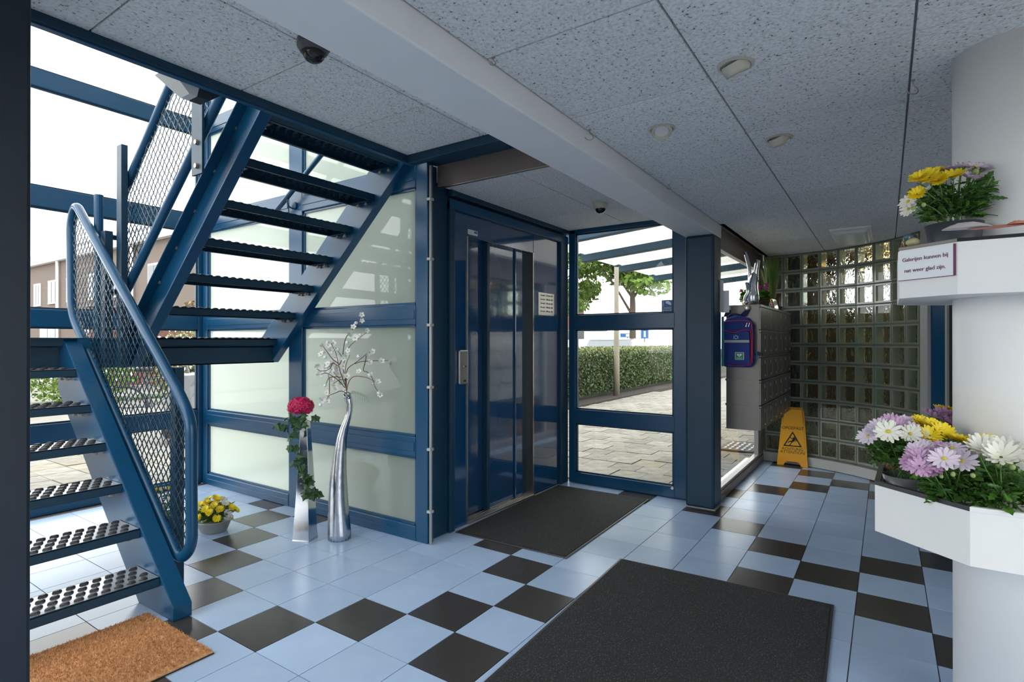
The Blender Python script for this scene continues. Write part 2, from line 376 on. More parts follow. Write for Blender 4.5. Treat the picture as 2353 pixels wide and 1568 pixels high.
# ---- ceilings of wood-wool boards
ce = struct('ceiling')
def board(x0, y0, x1, y1, z, t=.025):
    q = .0035
    return MB().box(x0+q, y0+q, z, x1-q, y1-q, z+t).build('ceiling_panel', M['ceil'], ce, bev=.002)
ys = [(-2.0, -1.412), (-2.6, -2.0), (-3.2, -2.6), (-3.8, -3.2), (-4.15, -3.8)]
for a, b in ys:
    for k in range(-6, 9):
        x0 = .15+.6*k; x1 = x0+.6
        if x0 < -2.2: x0 = -2.2
        if x1 > 5.6: x1 = 5.6
        if x1-x0 > .05: board(x0, a, x1, b, 2.27)
for a, b, off in ((-.62, -.012, .1), (-1.17, -.62, .1)):
    for k in range(-6, 2):
        x0 = max(off+.6*k, -2.2); x1 = min(off+.6*k+.6, 1.19)
        if x1 > x0+.02: board(x0, a, x1, b, 2.5)
for x0, x1 in ((1.46, 2.1), (2.1, 2.7), (2.7, 3.29)):
    board(x0, -.62, x1, -.03, 2.37); board(x0, -1.17, x1, -.62, 2.37)
# dark backing of the ceilings and the slab above
MB().box(-2.2, -4.15, 2.296, 5.7, -1.41, 2.36).build('ceiling_backing', M['ceil'], ce)
MB().box(-2.2, -1.2, 2.526, 1.47, -.012, 2.76).build('slab', M['beam'], ce)
MB().box(-2.2, -4.15, 2.36, 5.7, -1.2, 2.76).build('slab', M['beam'], ce)
MB().box(1.47, -1.2, 2.396, 3.36, .03, 2.76).build('slab', M['beam'], ce)
MB().box(3.3, -1.45, 2.27, 5.7, -1.33, 2.4).build('slab_edge', M['grey'], ce)
# stairwell roof high above
MB().box(-1.5, -.1, 5.3, 1.5, 2.95, 5.4).build('stairwell_roof', M['white'], ce)
MB().box(-1.5, -.14, 2.76, 1.4, -.04, 5.3).build('stairwell_wall', M['white'], ce)

tr = struct('trim_1'); MB().box(-2.2, -1.41, 2.17, 3.38, -1.175, 2.53).build('beam_casing', M['beam'], tr, bev=.006)
tr = struct('trim_2')
MB().box(1.455, -1.18, 2.355, 1.47, -.035, 2.54).build('grey_soffit_panel', M['grey'], tr)
MB().box(1.455, -1.18, 2.350, 1.475, -.035, 2.356).build('panel_lip', M['steel'], tr)
tr = struct('trim_3')
MB().box(-1.5, -.022, 2.462, 1.25, .010, 2.62).build('opening_edge', M['blue2'], tr, bev=.003)
MB().box(-1.5, -.012, 2.455, 1.25, .018, 2.463).build('opening_flange', M['blue'], tr)
MB().box(1.19, -1.175, 2.45, 1.25, -.02, 2.60).build('opening_edge', M['blue2'], tr, bev=.004)
MB().box(1.19, -1.175, 2.50, 1.455, -.02, 2.512).build('soffit_return', M['blue2'], tr)

# ---- window walls: frame members are separate pieces
def member(mb_args, parent, nm='transom', m='blue', bev=.006):
    return MB().box(*mb_args).build(nm, M[m], parent, bev=bev)
RZ = [(0, .10), (.555, .69), (1.435, 1.57), (2.345, 2.50), (3.25, 3.385), (4.2, 4.33)]
# window_1: clear three-pane window at x=3.3, looking at the hedge
w1 = struct('window_1')
member((3.30, -.11, 0, 3.37, -.04, 2.37), w1, 'jamb'); member((3.30, -1.185, 0, 3.37, -1.035, 2.37), w1, 'jamb')
for a, b in ((0, .10), (.555, .69), (1.435, 1.57)): member((3.297, -1.05, a, 3.375, -.10, b), w1)
member((3.30, -1.18, 2.335, 3.37, -.04, 2.40), w1)
for a, b in ((.10, .555), (.69, 1.435), (1.57, 2.335)):
    MB().box(3.332, -1.04, a-.005, 3.340, -.105, b+.005).build('pane', M['glass'], w1)
    for q in ((3.318, -1.036, a, 3.330, -1.022, b), (3.318, -.12, a, 3.330, -.108, b), (3.318, -1.036, a, 3.330, -.108, a+.012), (3.318, -1.036, b-.012, 3.330, -.108, b)):
        MB().box(*q).build('glazing_bead', M['blue2'], w1)
MB().tube([(3.29, -1.03, .085), (3.33, -1.03, .085)], .012, 10).build('drain_cap', M['steel'], w1)
# window_2: frosted wall at x=1.34
w2 = struct('window_2')
member((1.34, -.05, 0, 1.40, .055, 2.50), w2, 'post'); member((1.34, 1.275, 0, 1.40, 1.445, 5.3), w2, 'mullion')
member((1.34, 2.70, 0, 1.40, 2.80, 5.3), w2, 'post')
for k, (a, b) in enumerate(RZ):
    for y0, y1 in (((.055, 1.275), (1.445, 2.70)) if k < 4 else ((.055, 1.275), (1.445, 2.70))):
        member((1.338, y0, a, 1.402, y1, b), w2)
        MB().box(1.333, y0+.01, (a+b)/2-.03 if k else .05, 1.340, y1-.01, (a+b)/2+.03 if k else .056).build('fillet', M['blue'], w2, bev=.002)
for k in range(5):
    a, b = RZ[k][1], RZ[k+1][0]
    for y0, y1 in ((.055, 1.275), (1.445, 2.70)):
        MB().box(1.368, y0, a, 1.376, y1, b).build('frosted_pane', M['frost'] if k < 5 else M['glass'], w2)
        for q in ((1.352, y0, a, 1.366, y0+.016, b), (1.352, y1-.016, a, 1.366, y1, b), (1.352, y0, a, 1.366, y1, a+.014), (1.352, y0, b-.014, 1.366, y1, b)):
            MB().box(*q).build('glazing_bead', M['blue'], w2)
member((1.34, -.05, 2.76, 1.40, .055, 5.3), w2, 'post')
# window_3: glazed back wall of the stair hall at y=2.78
w3 = struct('window_3')
for x0, x1 in ((1.30, 1.34), (-1.5, -1.42)): member((x0, 2.78, 0, x1, 2.85, 5.3), w3, 'post')
for a, b in [(0, .06)]+RZ[1:]: member((-1.42, 2.778, a, 1.30, 2.852, b), w3)
for k in range(5):
    a, b = (RZ[k][1] if k else .06), RZ[k+1][0]
    MB().box(-1.42, 2.812, a, 1.30, 2.820, b).build('pane', M['glass'], w3)
    for q in ((-1.42, 2.795, a, 1.30, 2.809, a+.014), (-1.42, 2.795, b-.014, 1.30, 2.809, b), (1.286, 2.795, a, 1.30, 2.809, b)):
        MB().box(*q).build('glazing_bead', M['blue2'], w3)
# window_6: left side of the stair hall (behind the pillar)
w6 = struct('window_6')
for y0, y1 in ((-.02, .06), (1.3, 1.4)): member((-1.5, y0, 0, -1.43, y1, 5.3), w6, 'post')
for a, b in RZ: member((-1.5, .06, a, -1.43, 2.78, b), w6)
MB().box(-1.47, .06, .1, -1.462, 2.78, 5.2).build('pane', M['glass'], w6)
# window_4: low side window along y=-1.35 beside the letterboxes
w4 = struct('window_4')
WM = mat('pale_grey_window_frame', (.30, .29, .28, 1), .35)
member((3.38, -1.40, 0, 5.42, -1.33, .075), w4, 'sill', 'grey', .01); MB().box(3.38, -1.385, .075, 5.42, -1.33, .10).build('bottom_rail', WM, w4, bev=.004)
MB().box(5.22, -1.39, .10, 5.42, -1.33, 2.15).build('post', M['grey'], w4, bev=.004); MB().box(5.13, -1.38, .10, 5.22, -1.335, 2.10).build('stile', WM, w4, bev=.004)
MB().box(3.38, -1.38, 2.10, 5.42, -1.33, 2.27).build('head', M['grey'], w4, bev=.004)
MB().box(3.38, -1.360, .10, 5.13, -1.352, 2.10).build('pane', M['glass'], w4)
ws = struct('wall_shaft'); MB().box(2.15, .16, 0, 3.25, 1.35, 5.3).build('shaft_wall', M['white'], ws)
# window_5: glazed entrance front behind the camera; window_7: glazed side of the hall; both unseen, solid panels added to cut the light
w5 = struct('window_5')
for y in (-4.2, -3.2, -2.2, -1.2, -.2): member((-2.3, y, 0, -2.23, y+.07, 2.3), w5, 'post')
for a, b in ((0, .10), (1.0, 1.08), (2.2, 2.27)): member((-2.3, -4.2, a, -2.23, 0, b), w5)
MB().box(-2.27, -1.0, .1, -2.262, 0, 2.2).build('pane', M['glass'], w5)
MB().box(-2.275, -4.2, .1, -2.255, -1.0, 2.2).build('light_cut_panel', M['white'], w5)
w7 = struct('window_7')
for x in (-2.3, -1.2, 0, 1.2, 2.4, 3.6): member((x, -4.25, 0, x+.07, -4.18, 2.3), w7, 'post')
for a, b in ((0, .10), (.68, .76), (1.42, 1.52), (2.2, 2.27)): member((-2.3, -4.25, a, 3.6, -4.18, b), w7)
MB().box(-2.3, -4.22, .1, .6, -4.212, 2.2).build('pane', M['glass'], w7)
MB().box(.6, -4.24, .1, 3.6, -4.19, 2.2).build('light_cut_panel', M['wallp'], w7)
w8 = struct('added_window_8'); MB().box(-2.23, -.05, .1, -1.5, -.042, 2.4).build('pane', M['glass'], w8)  # unseen glazing, added to let more light in from the left
for z0, z1 in ((0, .1), (2.4, 2.5)): MB().box(-2.23, -.08, z0, -1.5, -.01, z1).build('transom', M['blue'], w8)
wl = struct('wall_far'); MB().box(3.67, -4.2, 0, 3.77, -3.4, 2.27).build('plaster', M['wallp'], wl)

# ---- glass block wall
BP = [(5.405, -1.41), (5.384, -1.604), (5.351, -1.791), (5.293, -1.972), (5.216, -2.146), (5.125, -2.312), (5.009, -2.463), (4.881, -2.604), (4.727, -2.714), (4.559, -2.803)]
bw = struct('wall_right')
def blockmeshes():
    W, Z, D = .176, .176, .04
    rim = MB(); fr = [(.026, 0), (.026, 0)]
    def ring(wo, wi, y0, y1):
        v = []
        for y in (y0, y1):
            for ww in (wo, wi): v += [(-ww, y, -ww), (ww, y, -ww), (ww, y, ww), (-ww, y, ww)]
        f = []
        for k in range(4):
            l = (k+1) % 4
            f += [(k, l, 4+l, 4+k), (8+k, 12+k, 12+l, 8+l), (k, 8+k, 8+l, l), (4+k, 4+l, 12+l, 12+k)]
        rim.add(v, f)
    ring(.091, .079, -.042, .042); ring(.084, .074, -.047, .047)
    gl = MB().box(-.079, .024, -.079, .079, .030, .079)
    fr = MB().box(-.078, -.034, -.078, .078, -.031, .078)
    return rim.mesh('glass_block', M['blkrim']), gl.mesh('wavy_face', M['blk']), fr.mesh('front_face', M['glass'])
rimm, glm, frm = blockmeshes()
mor = MB()
for k in range(len(BP)-1):
    a, b = Vector((*BP[k], 0)), Vector((*BP[k+1], 0)); c = (a+b)/2; xd = (b-a).normalized(); nd = Vector((-xd.y, xd.x, 0))
    if nd.x < 0: nd = -nd
    L_ = (b-a).length/2
    for r in range(11):
        z = .115+.196*r+.098
        Rm = Matrix(((xd.x, nd.x, 0, c.x), (xd.y, nd.y, 0, c.y), (0, 0, 1, z), (0, 0, 0, 1)))
        o = inst(rimm, 'glass_block', bw, Rm)
        for me, nm in ((glm, 'wavy_face'), (frm, 'front_face')):
            q = bpy.data.objects.new(nm, me); C.objects.link(q); q.parent = o
    for r in range(12): mor.obox(c+Vector((0, 0, .115+.196*r)), xd*L_, nd*.036, Vector((0, 0, .0075)))
    mor.obox(a+Vector((0, 0, 1.19)), xd*.006, nd*.036, Vector((0, 0, 1.08)))
    MB().obox(c+Vector((0, 0, .055))-nd*.015, xd*(L_+.008), nd*.07, Vector((0, 0, .05))).build('plinth', M['wallp'], bw, bev=.006)
    MB().obox(c+Vector((0, 0, 2.275)), xd*L_, nd*.05, Vector((0, 0, .012))).build('head_strip', M['grout'], bw)
mor.build('mortar_joints', M['mortar'], bw)
# corridor seen dimly behind the blocks
wb = struct('wall_corridor')
MB().box(6.0, -4.2, 0, 6.1, -1.44, .60).build('lower_wall', M['wallp'], wb); MB().box(5.96, -4.2, .55, 6.1, -1.44, 1.74).build('wood_panelling', M['brown'], wb)
MB().box(6.0, -4.2, 1.74, 6.1, -2.62, 2.5).build('upper_wall', M['brown'], wb); MB().box(6.0, -2.12, 1.74, 6.1, -1.44, 2.5).build('upper_wall', M['brown'], wb)
MB().box(6.0, -2.62, 2.19, 6.1, -2.12, 2.5).build('upper_wall', M['brown'], wb)
MB().box(5.46, -1.44, 0, 6.1, -1.38, 2.3).build('end_wall', M['brown'], wb); MB().box(5.6, -4.2, 2.296, 6.1, -1.44, 2.35).build('corridor_ceiling', M['brown'], wb)
MB().box(3.7, -4.25, 0, 6.1, -4.15, 2.3).build('side_wall', M['wallp'], wb)
lm = tag(MB().ball((5.75, -2.52, 2.19), .05, 10).build('wall_lamp', M['warm'], smooth=True), 'small warm lamp glowing behind the top row of glass blocks', 'lamp')

cl_ = bpy.data.lights.new('corridor_fill', 'POINT'); cl_.energy = 9; cl_.color = (1, .86, .66); cl_.shadow_soft_size = .08  # unseen point light added to brighten the corridor behind the blocks
lo_ = bpy.data.objects.new('corridor_fill', cl_); lo_.location = (5.45, -3.2, 2.15); C.objects.link(lo_)
# ---- blue door beyond the glass blocks
d1 = struct('door_1')
e = Vector((4.559, -2.803, 0)); dd = Vector((-.87, -.49, 0)).normalized(); nn = Vector((dd.y, -dd.x, 0))
dd = (Vector((4.20, -3.05, 0))-e).normalized(); nn = Vector((-dd.y, dd.x, 0))
MB().obox(e+dd*.05+Vector((0, 0, 1.135)), dd*.042, nn*.05, Vector((0, 0, 1.135))).build('door_frame', M['wallp'], d1, bev=.004)
MB().obox(e+dd*.17+Vector((0, 0, 1.05)), dd*.08, nn*.02, Vector((0, 0, 1.04))).build('door_leaf', M['blue'], d1, bev=.004)
MB().obox(e+dd*.90+Vector((0, 0, 1.05)), dd*.08, nn*.02, Vector((0, 0, 1.04))).build('door_leaf', M['blue'], d1, bev=.004)
for z0, z1 in ((.01, .7), (1.98, 2.09)): MB().obox(e+dd*.53+Vector((0, 0, (z0+z1)/2)), dd*.3, nn*.02, Vector((0, 0, (z1-z0)/2))).build('door_rail', M['blue'], d1, bev=.004)
MB().obox(e+dd*.53+Vector((0, 0, 1.34)), dd*.3, nn*.005, Vector((0, 0, .65))).build('door_glass', M['dglass'], d1)
MB().obox(e+dd*.258+Vector((0, 0, 1.34)), dd*.01, nn*.024, Vector((0, 0, .65))).build('glazing_bead', M['pvc'], d1)
MB().obox(e+dd*.092+nn*.052+Vector((0, 0, 1.13)), dd*.012, nn*.006, Vector((0, 0, .045))).build('hinge', M['steel'], d1)

# ---- columns
t = thing('blue_column', 'square blue painted steel column under the white ceiling beam', 'column', (3.25, -1.29, 0))
MB().box(3.135, -1.41, 0, 3.378, -1.185, 2.17).build('shaft', M['blue2'], t, bev=.02)
MB().box(3.13, -1.42, 0, 3.385, -1.18, .006).build('sealant', M['pvc'], t)
t = thing('dark_pillar', 'dark blue-grey pillar at the left edge of the picture', 'column', (-.85, -.25, 0))
MB().box(-1.02, -.30, 0, -.747, -.1, 2.5).build('shaft', M['navy'], t, bev=.012)
t = thing('white_column', 'thick round white column wrapped by two planter boxes', 'column', (1.06, -2.88, 0))
MB().lathe([(.165, 0), (.165, 2.27)], (1.06, -2.88, 0), 64).build('shaft', M['white'], t, smooth=True)

# ================================================================== LIFT
LF = M['liftblue']
t = thing('lift_entrance', 'dark blue enamelled lift front with two sliding door leaves', 'lift', (2.4, 0, 0))
MB().box(1.402, -.012, 0, 1.585, .10, 2.50).build('side_casing', M['blue2'], t, bev=.004)
MB().box(1.585, -.035, 0, 1.64, .10, 2.30).build('frame_post', M['blue2'], t, bev=.006)
MB().box(3.165, -.035, 0, 3.30, .10, 2.30).build('frame_post', M['blue2'], t, bev=.006)
MB().box(1.585, -.037, 2.245, 3.30, .10, 2.315).build('frame_head', M['blue'], t, bev=.006)
MB().box(1.50, .0, 2.315, 3.33, .05, 2.385).build('head_casing', M['blue2'], t)
MB().box(1.585, -.05, 2.335, 3.33, 0, 2.372).build('head_casing', M['blue2'], t, bev=.004)
MB().tube([(1.57, -.05, 2.345), (1.60, -.05, 2.345)], .022, 12).build('end_bolt', M['blue2'], t)
MB().box(1.64, -.010, 0, 1.796, .10, 2.245).build('front_panel', LF, t, bev=.002)
MB().box(1.796, -.010, 2.085, 2.712, .10, 2.245).build('front_panel', LF, t, bev=.002)
MB().box(2.716, -.010, .012, 3.165, .10, 2.245).build('front_panel', LF, t, bev=.002)
MB().box(1.796, -.016, 0, 1.808, .12, 2.086).build('steel_jamb', M['steel'], t)
MB().box(2.700, -.016, 0, 2.712, .12, 2.086).build('steel_jamb', M['steel'], t)
for x0, x1, y in ((1.808, 2.10, .075), (2.13, 2.50, .045)):
    MB().box(x0, y, .02, x1, y+.03, 2.086).build('door_panel', LF, t, bev=.003)
MB().box(2.10, .028, .02, 2.135, .105, 2.086).build('door_panel_edge', M['blue2'], t, bev=.003)
MB().box(2.50, .028, .02, 2.60, .10, 2.086).build('door_panel_edge', LF, t, bev=.004); MB().box(2.60, .05, .02, 2.70, .10, 2.086).build('inner_jamb', M['blue2'], t)
MB().box(1.64, .12, 0, 2.9, .14, 2.2).build('shaft_lining', M['black'], t)
s = MB().box(1.808, -.03, 0, 2.70, .075, .014); 
for k in range(4): s.box(1.808, -.02+k*.024, .014, 2.70, -.008+k*.024, .018)
s.build('door_sill', M['steel'], t)
cp = MB().box(1.694, -.032, 1.018, 1.793, -.010, 1.262).build('call_panel', M['steel'], t, bev=.008)
MB().tube([(1.748, -.040, 1.145), (1.748, -.030, 1.145)], .016, 16).build('call_button', M['steel'], cp, bev=.002)
MB().tube([(1.748, -.043, 1.145), (1.748, -.040, 1.145)], .007, 12).build('button_centre', M['dkgrey'], cp)
MB().box(1.735, -.034, 1.035, 1.762, -.031, 1.05).build('indicator_window', M['ink'], cp)
pn = MB().box(2.796, -.0145, 1.555, 3.068, -.010, 1.755).build('notice_plate', M['steel'], t, bev=.002, label='engraved metal notice plate on the lift front')
for r in range(5):
    z = 1.725-r*.035
    text(['1e verd.', '2e verd.', '3e verd.', '4e verd.', '5e verd.'][r]+'  '+['112 t/m 118', '120 t/m 128', '130 t/m 138', '140 t/m 148', '150 t/m 158'][r], .024, M['ink'], pn, (2.932, -.0150, z), (1, 0, 0), (0, 0, 1))
st = MB().box(1.812, -.0125, 2.105, 1.925, -.010, 2.140).build('label_sticker', M['paper'], t)
MB().box(1.88, -.0131, 2.118, 1.92, -.0125, 2.135).build('print_block', M['stick'], st)
for k in range(3): MB().box(1.818, -.0131, 2.112+.008*k, 1.87, -.0125, 2.114+.008*k).build('print_line', M['ink'], st)
# conduit
t = thing('conduit_pipe', 'thin grey conduit pipe clipped to the post beside the lift', 'pipe', (1.352, -.068, 0))
MB().tube([(1.352, -.068, 0), (1.352, -.068, 2.47)], .0095, 10).build('pipe', M['pvc'], t, smooth=True)
for z in (.215, .62, 1.025, 1.43, 1.86, 2.25) : MB().box(1.332, -.082, z-.009, 1.368, -.05, z+.009).build('clip', M['pvc'], t, bev=.003)

# ================================================================== STAIRCASE
stc = thing('staircase', 'blue steel open-tread staircase turning back at a landing', 'stairs', (0, 1.0, 0))
B, B2 = M['blue'], M['blue2']
def studs_mesh(X0, X1, z, y0, both, name='tread_studs'):
    m = MB(); n = int((X1-X0)/.051)+1
    for r in range(4):
        for k in range(n):
            x = X0+.03+k*.051+(r % 2)*.0255; y = y0+.033+r*.058
            if x > X1-.022: continue
            vs = []; 
            for q, (rr, h) in enumerate(((1, 0), (.92, .006), (.55, .010))):
                vs += [(x+.0195*rr*math.cos(2*PI*a/10), y+.0135*rr*math.sin(2*PI*a/10), z+h) for a in range(10)]
            f = [(q*10+a, q*10+(a+1) % 10, (q+1)*10+(a+1) % 10, (q+1)*10+a) for q in range(2) for a in range(10)]+[tuple(range(20, 30))]
            m.add(vs, f)
            if both:
                vs = []
                for q, (rr, h) in enumerate(((1, 0), (.85, .016))):
                    vs += [(x+.017*rr*math.cos(2*PI*a/8), y+.013*rr*math.sin(2*PI*a/8), z-.006-h) for a in range(8)]
                m.add(vs, [(a, 8+a, 8+(a+1) % 8, (a+1) % 8) for a in range(8)])
    return m
STUD = mat('worn_stud_metal', (.05, .05, .055, 1), .35, metal=.3, var=.3, vscale=12)
TOPM = mat('worn_tread_top', (.42, .44, .48, 1), .22, metal=.7, var=.2, vscale=14)
TRD = mat('tread_paint', (.012, .035, .06, 1), .3, var=.2, vscale=9)
def tread(X0, X1, y, z, dep=.24, up=False, lip=.045):
    tr_ = MB().box(X0, y, z-.006, X1, y+dep, z).box(X0, y, z-lip, X1, y+.006, z).box(X0, y+dep-.006, z-lip, X1, y+dep, z).box(X0, y, z-lip, X1, y+.022, z-lip+.004).box(X0, y+dep-.022, z-lip, X1, y+dep, z-lip+.004)
    tr_.build('tread', [B2, ][0], stc, bev=.0015)
    last = bpy.context.scene.collection.objects[-1]
    if not up: MB().box(X0+.002, y+.008, z, X1-.002, y+dep-.008, z+.0008).build('tread_top', TOPM, last)
    studs_mesh(X0, X1, z+(.0008 if not up else 0), y, up).build('tread_studs', STUD if not up else TRD, last, smooth=False, kind='stuff')
    for xe, sg in ((X1, -1), (X0, 1)):
        MB().box(min(xe, xe+sg*.045), y+.03, z-lip-.006, max(xe, xe+sg*.045), y+dep-.03, z-lip).build('tread_bracket', B2, last)
        for q in (.07, .15):
            MB().lathe([(.012, 0), (.012, .010), (.006, .010), (.006, .018)], (xe+sg*.025, y+q, z-lip-.024), 6).build('bolt', M['bolt'], last)
for k in range(6): tread(-1.03, -.075, .386+.208*k, .182+.1955*k)
for k in range(6): tread(.338, 1.282, 1.262-.222*k, 1.545+.1965*k, up=True)
# landing
ld = MB().box(-1.10, 1.60, 1.338, .335, 2.60, 1.345).box(.335, 1.50, 1.338, 1.285, 2.60, 1.345).box(.335, 1.50, 1.295, 1.285, 1.508, 1.345).box(-1.10, 1.632, 1.295, -.01, 1.64, 1.345).build('landing_plate', B2, stc)
studs_mesh(.36, 1.26, 1.345, 1.49, True).build('tread_studs', TRD, ld, kind='stuff')
MB().box(.335, 1.56, 1.155, 1.285, 1.57, 1.285).box(.335, 1.56, 1.155, 1.285, 1.62, 1.163).box(.335, 1.56, 1.278, 1.285, 1.62, 1.286).build('landing_beam', B2, stc)
MB().box(-1.10, 1.70, 1.155, -.01, 1.71, 1.285).box(-1.10, 1.66, 1.155, -.07, 1.71, 1.163).build('landing_beam', B2, stc)
MB().box(-1.10, 2.56, 1.155, 1.285, 2.60, 1.338).build('landing_beam', B2, stc)
MB().box(-.01, 1.60, 1.155, .33, 1.66, 1.338).build('landing_beam', B, stc)
MB().box(-1.12, 1.66, 1.155, -1.10, 2.60, 1.338).build('landing_beam', B2, stc)
MB().box(1.265, 1.60, 1.155, 1.285, 2.60, 1.338).build('landing_beam', B, stc)
for x, y in ((-1.06, 2.5),): MB().box(x, y, 0, x+.06, y+.06, 1.155).build('landing_leg', B2, stc, bev=.004)
# lower stringers (channels)
def stringer_low(xw, side):
    top = [(.255, .065), (1.64, 1.345)]; bot = [(.615, 0), (1.78, 1.085)]
    web = [(.255, 0), (.615, 0), (1.72, 1.03), (1.72, 1.345), (1.64, 1.345), (.255, .065)]
    x1 = xw+side*.082; a, b = min(xw, x1), max(xw, x1)
    m = MB().yz(web, xw-.004, xw+.004)
    m.yz([(.255, .065), (1.64, 1.345), (1.652, 1.345), (1.652, 1.334), (.263, .056), (.263, 0), (.255, 0)], a, b)
    m.yz([(.615, 0), (1.72, 1.03), (1.72, 1.045), (.600, 0)], a, b)
    m.box(a, .255, 0, b, .615, .006)
    m.build('stringer', B, stc, bev=.003)
stringer_low(-.07, 1); stringer_low(-1.035, -1)
def stringer_up(xw, side):
    def lo(y): return 1.155-.907*(y-1.58)
    def hi(y): return 1.352-.892*(y-1.72)
    x1 = xw+side*.062; a, b = min(xw, x1), max(xw, x1)
    web = [(1.58, 1.155), (1.95, 1.155), (1.95, 1.345), (1.72, 1.352), (.045, hi(.045)), (.045, lo(.045))]
    m = MB().yz(web, xw-.004, xw+.004)
    m.yz([(1.58, 1.155), (.045, lo(.045)), (.045, lo(.045)+.013), (1.585, 1.166)], a, b)
    m.yz([(1.72, 1.352), (.045, hi(.045)), (.045, hi(.045)-.013), (1.715, 1.340)], a, b)
    m.box(a, 1.58, 1.155, b, 1.95, 1.163)
    m.build('stringer', B, stc, bev=.003)
stringer_up(.332, -1); stringer_up(1.277, 1)
for k in range(6):
    y, z = 1.31-.22*k, 1.70+.199*k
    MB().tube([(.328, y, z), (.320, y, z)], .011, 8).build('stringer_bolt', M['bolt'], stc)
# handrails: closed tube loops with woven wire infill
def wire(poly, x, pitch, r, sl1=1.15):
    m = MB(); P = [Vector(p) for p in poly]
    def clip(p, d):
        t0, t1 = -9, 9; n = len(P); ar = sum(P[i].x*P[(i+1)%n].y-P[(i+1)%n].x*P[i].y for i in range(n)); sg = 1 if ar > 0 else -1
        for i in range(n):
            a, b = P[i], P[(i+1)%n]; e = b-a; nn = Vector((-e.y, e.x))*sg
            den = nn.dot(d); num = nn.dot(a-p)
            if abs(den) < 1e-9:
                if num > 0: return None
                continue
            tt = num/den
            if den > 0: t0 = max(t0, tt)
            else: t1 = min(t1, tt)
        return (t0, t1) if t1 > t0+.01 else None
    for q, s_ in ((0, sl1), (1, -sl1)):
        d = Vector((1, s_)).normalized()
        for k in range(-90, 160):
            p = Vector((k*pitch, 0)); c = clip(p, d)
            if not c: continue
            a, b = p+d*c[0], p+d*c[1]; L_ = (b-a).length
            step = pitch*math.sqrt(1+sl1*sl1)/2; n = max(2, int(L_/step)*1+1); pts = []
            for h in range(n+1):
                u = a+(b-a)*(h/n); off = .0016*(1 if (h+k+q) % 2 else -1)
                pts.append((x+off*(1 if q else -1), u.x, u.y))
            m.tube(pts, r, 4)
    return m
low = [(.345, .93), (.335, .30), (.45, .205), (1.88, 1.50), (1.905, 2.10), (1.82, 2.215), (.45, 1.045)]
lp = round_path([(0.05, p[0], p[1]) for p in low], .10)
hr = MB().tube(lp, .027, 14, closed=True).build('handrail', B, stc, smooth=True)
wire([(.37, .90), (.36, .32), (.46, .245), (1.86, 1.515), (1.88, 2.09), (1.81, 2.18), (.47, 1.02)], .05, .055, .0027).build('wire_mesh', TRD, hr, kind='stuff')
sl = .87
upl = [(1.535, 1.585), (1.535, 2.24), (.12, 3.47), (.12, 2.80)]
hr2 = MB().tube(round_path([(.20, a, b) for a, b in upl], .08), .026, 14, closed=True).build('handrail', B, stc, smooth=True)
wire([(1.51, 1.62), (1.51, 2.23), (.14, 3.42), (.14, 2.82)], .20, .055, .0027).build('wire_mesh', TRD, hr2, kind='stuff')
MB().tube(smooth_path([(1.27, 1.62, 2.30), (1.27, .10, 3.22)], 0), .020, 10).build('wall_handrail', B, stc, smooth=True)
MB().tube(smooth_path([(1.27, 1.36, 2.44), (1.27, 1.36, 2.39), (1.32, 1.36, 2.37), (1.34, 1.36, 2.40)], 2), .006, 8).build('rail_bracket', B, stc, smooth=True)
MB().tube([(1.325, 1.36, 2.40), (1.338, 1.36, 2.40)], .03, 12).build('bracket_rose', B, stc)
for b_ in ((.083, .575, .03, .128, .635, 1.185), (.085, 1.47, 1.16, .13, 1.535, 2.01), (.135, 1.37, 1.16, .172, 1.44, 2.54)):
    MB().box(*b_).build('baluster_post', B2, stc, bev=.003)
MB().tube([(.105, 1.62, 1.34), (.105, 1.62, 2.255)], .026, 14).build('tube_post', B, stc, smooth=False, bev=.003)
MB().box(.10, 1.49, 1.965, .20, 1.53, 1.99).build('rail_link', B2, stc)
MB().tube([(.05, .52, .20), (.10, .60, .20)], .010, 8).build('rail_link', B2, stc)
MB().tube([(.05, .62, 1.165), (.10, .61, 1.165)], .010, 8).build('rail_link', B2, stc)
for z in (1.62, 1.50): MB().box(.10, 1.48, z, .20, 1.515, z+.03).build('rail_link', B2, stc)
MB().box(.150, .44, 2.205, .163, .55, 2.60).build('hanger_plate', B2, stc, bev=.002)
for z in (2.375, 2.25): MB().tube([(.138, .49, z), (.150, .49, z)], .014, 6).build('hanger_bolt', M['bolt'], stc)
MB().tube([(.07, .60, .165), (.085, .60, .165)], .014, 14).build('post_bolt', M['steel'], stc)
# faceted lamp under the edge of the opening
t = thing('edge_lamp', 'faceted clear and dark lamp fixed under the blue ceiling edge above the stairs', 'lamp', (-.2, .15, 2.45))
SH = lambda q_: [(x_*.85+.125, y_, z_+.02) for x_, y_, z_ in q_]
MB().add(SH([(-.36,.06,2.50),(-.20,.06,2.50),(-.20,.20,2.50),(-.36,.20,2.50),(-.245,.09,2.425),(-.205,.09,2.425),(-.205,.17,2.425),(-.245,.17,2.425)]),
         [(0,3,2,1),(4,5,6,7),(0,1,5,4),(1,2,6,5),(2,3,7,6),(3,0,4,7)]).build('clear_cover', M['lampcap'], t)
MB().add(SH([(-.20,.06,2.50),(-.03,.06,2.50),(-.03,.20,2.50),(-.20,.20,2.50),(-.205,.09,2.425),(-.14,.09,2.425),(-.14,.17,2.425),(-.205,.17,2.425)]),
         [(0,3,2,1),(4,5,6,7),(0,1,5,4),(1,2,6,5),(2,3,7,6),(3,0,4,7)]).build('housing', M['navy'], t)

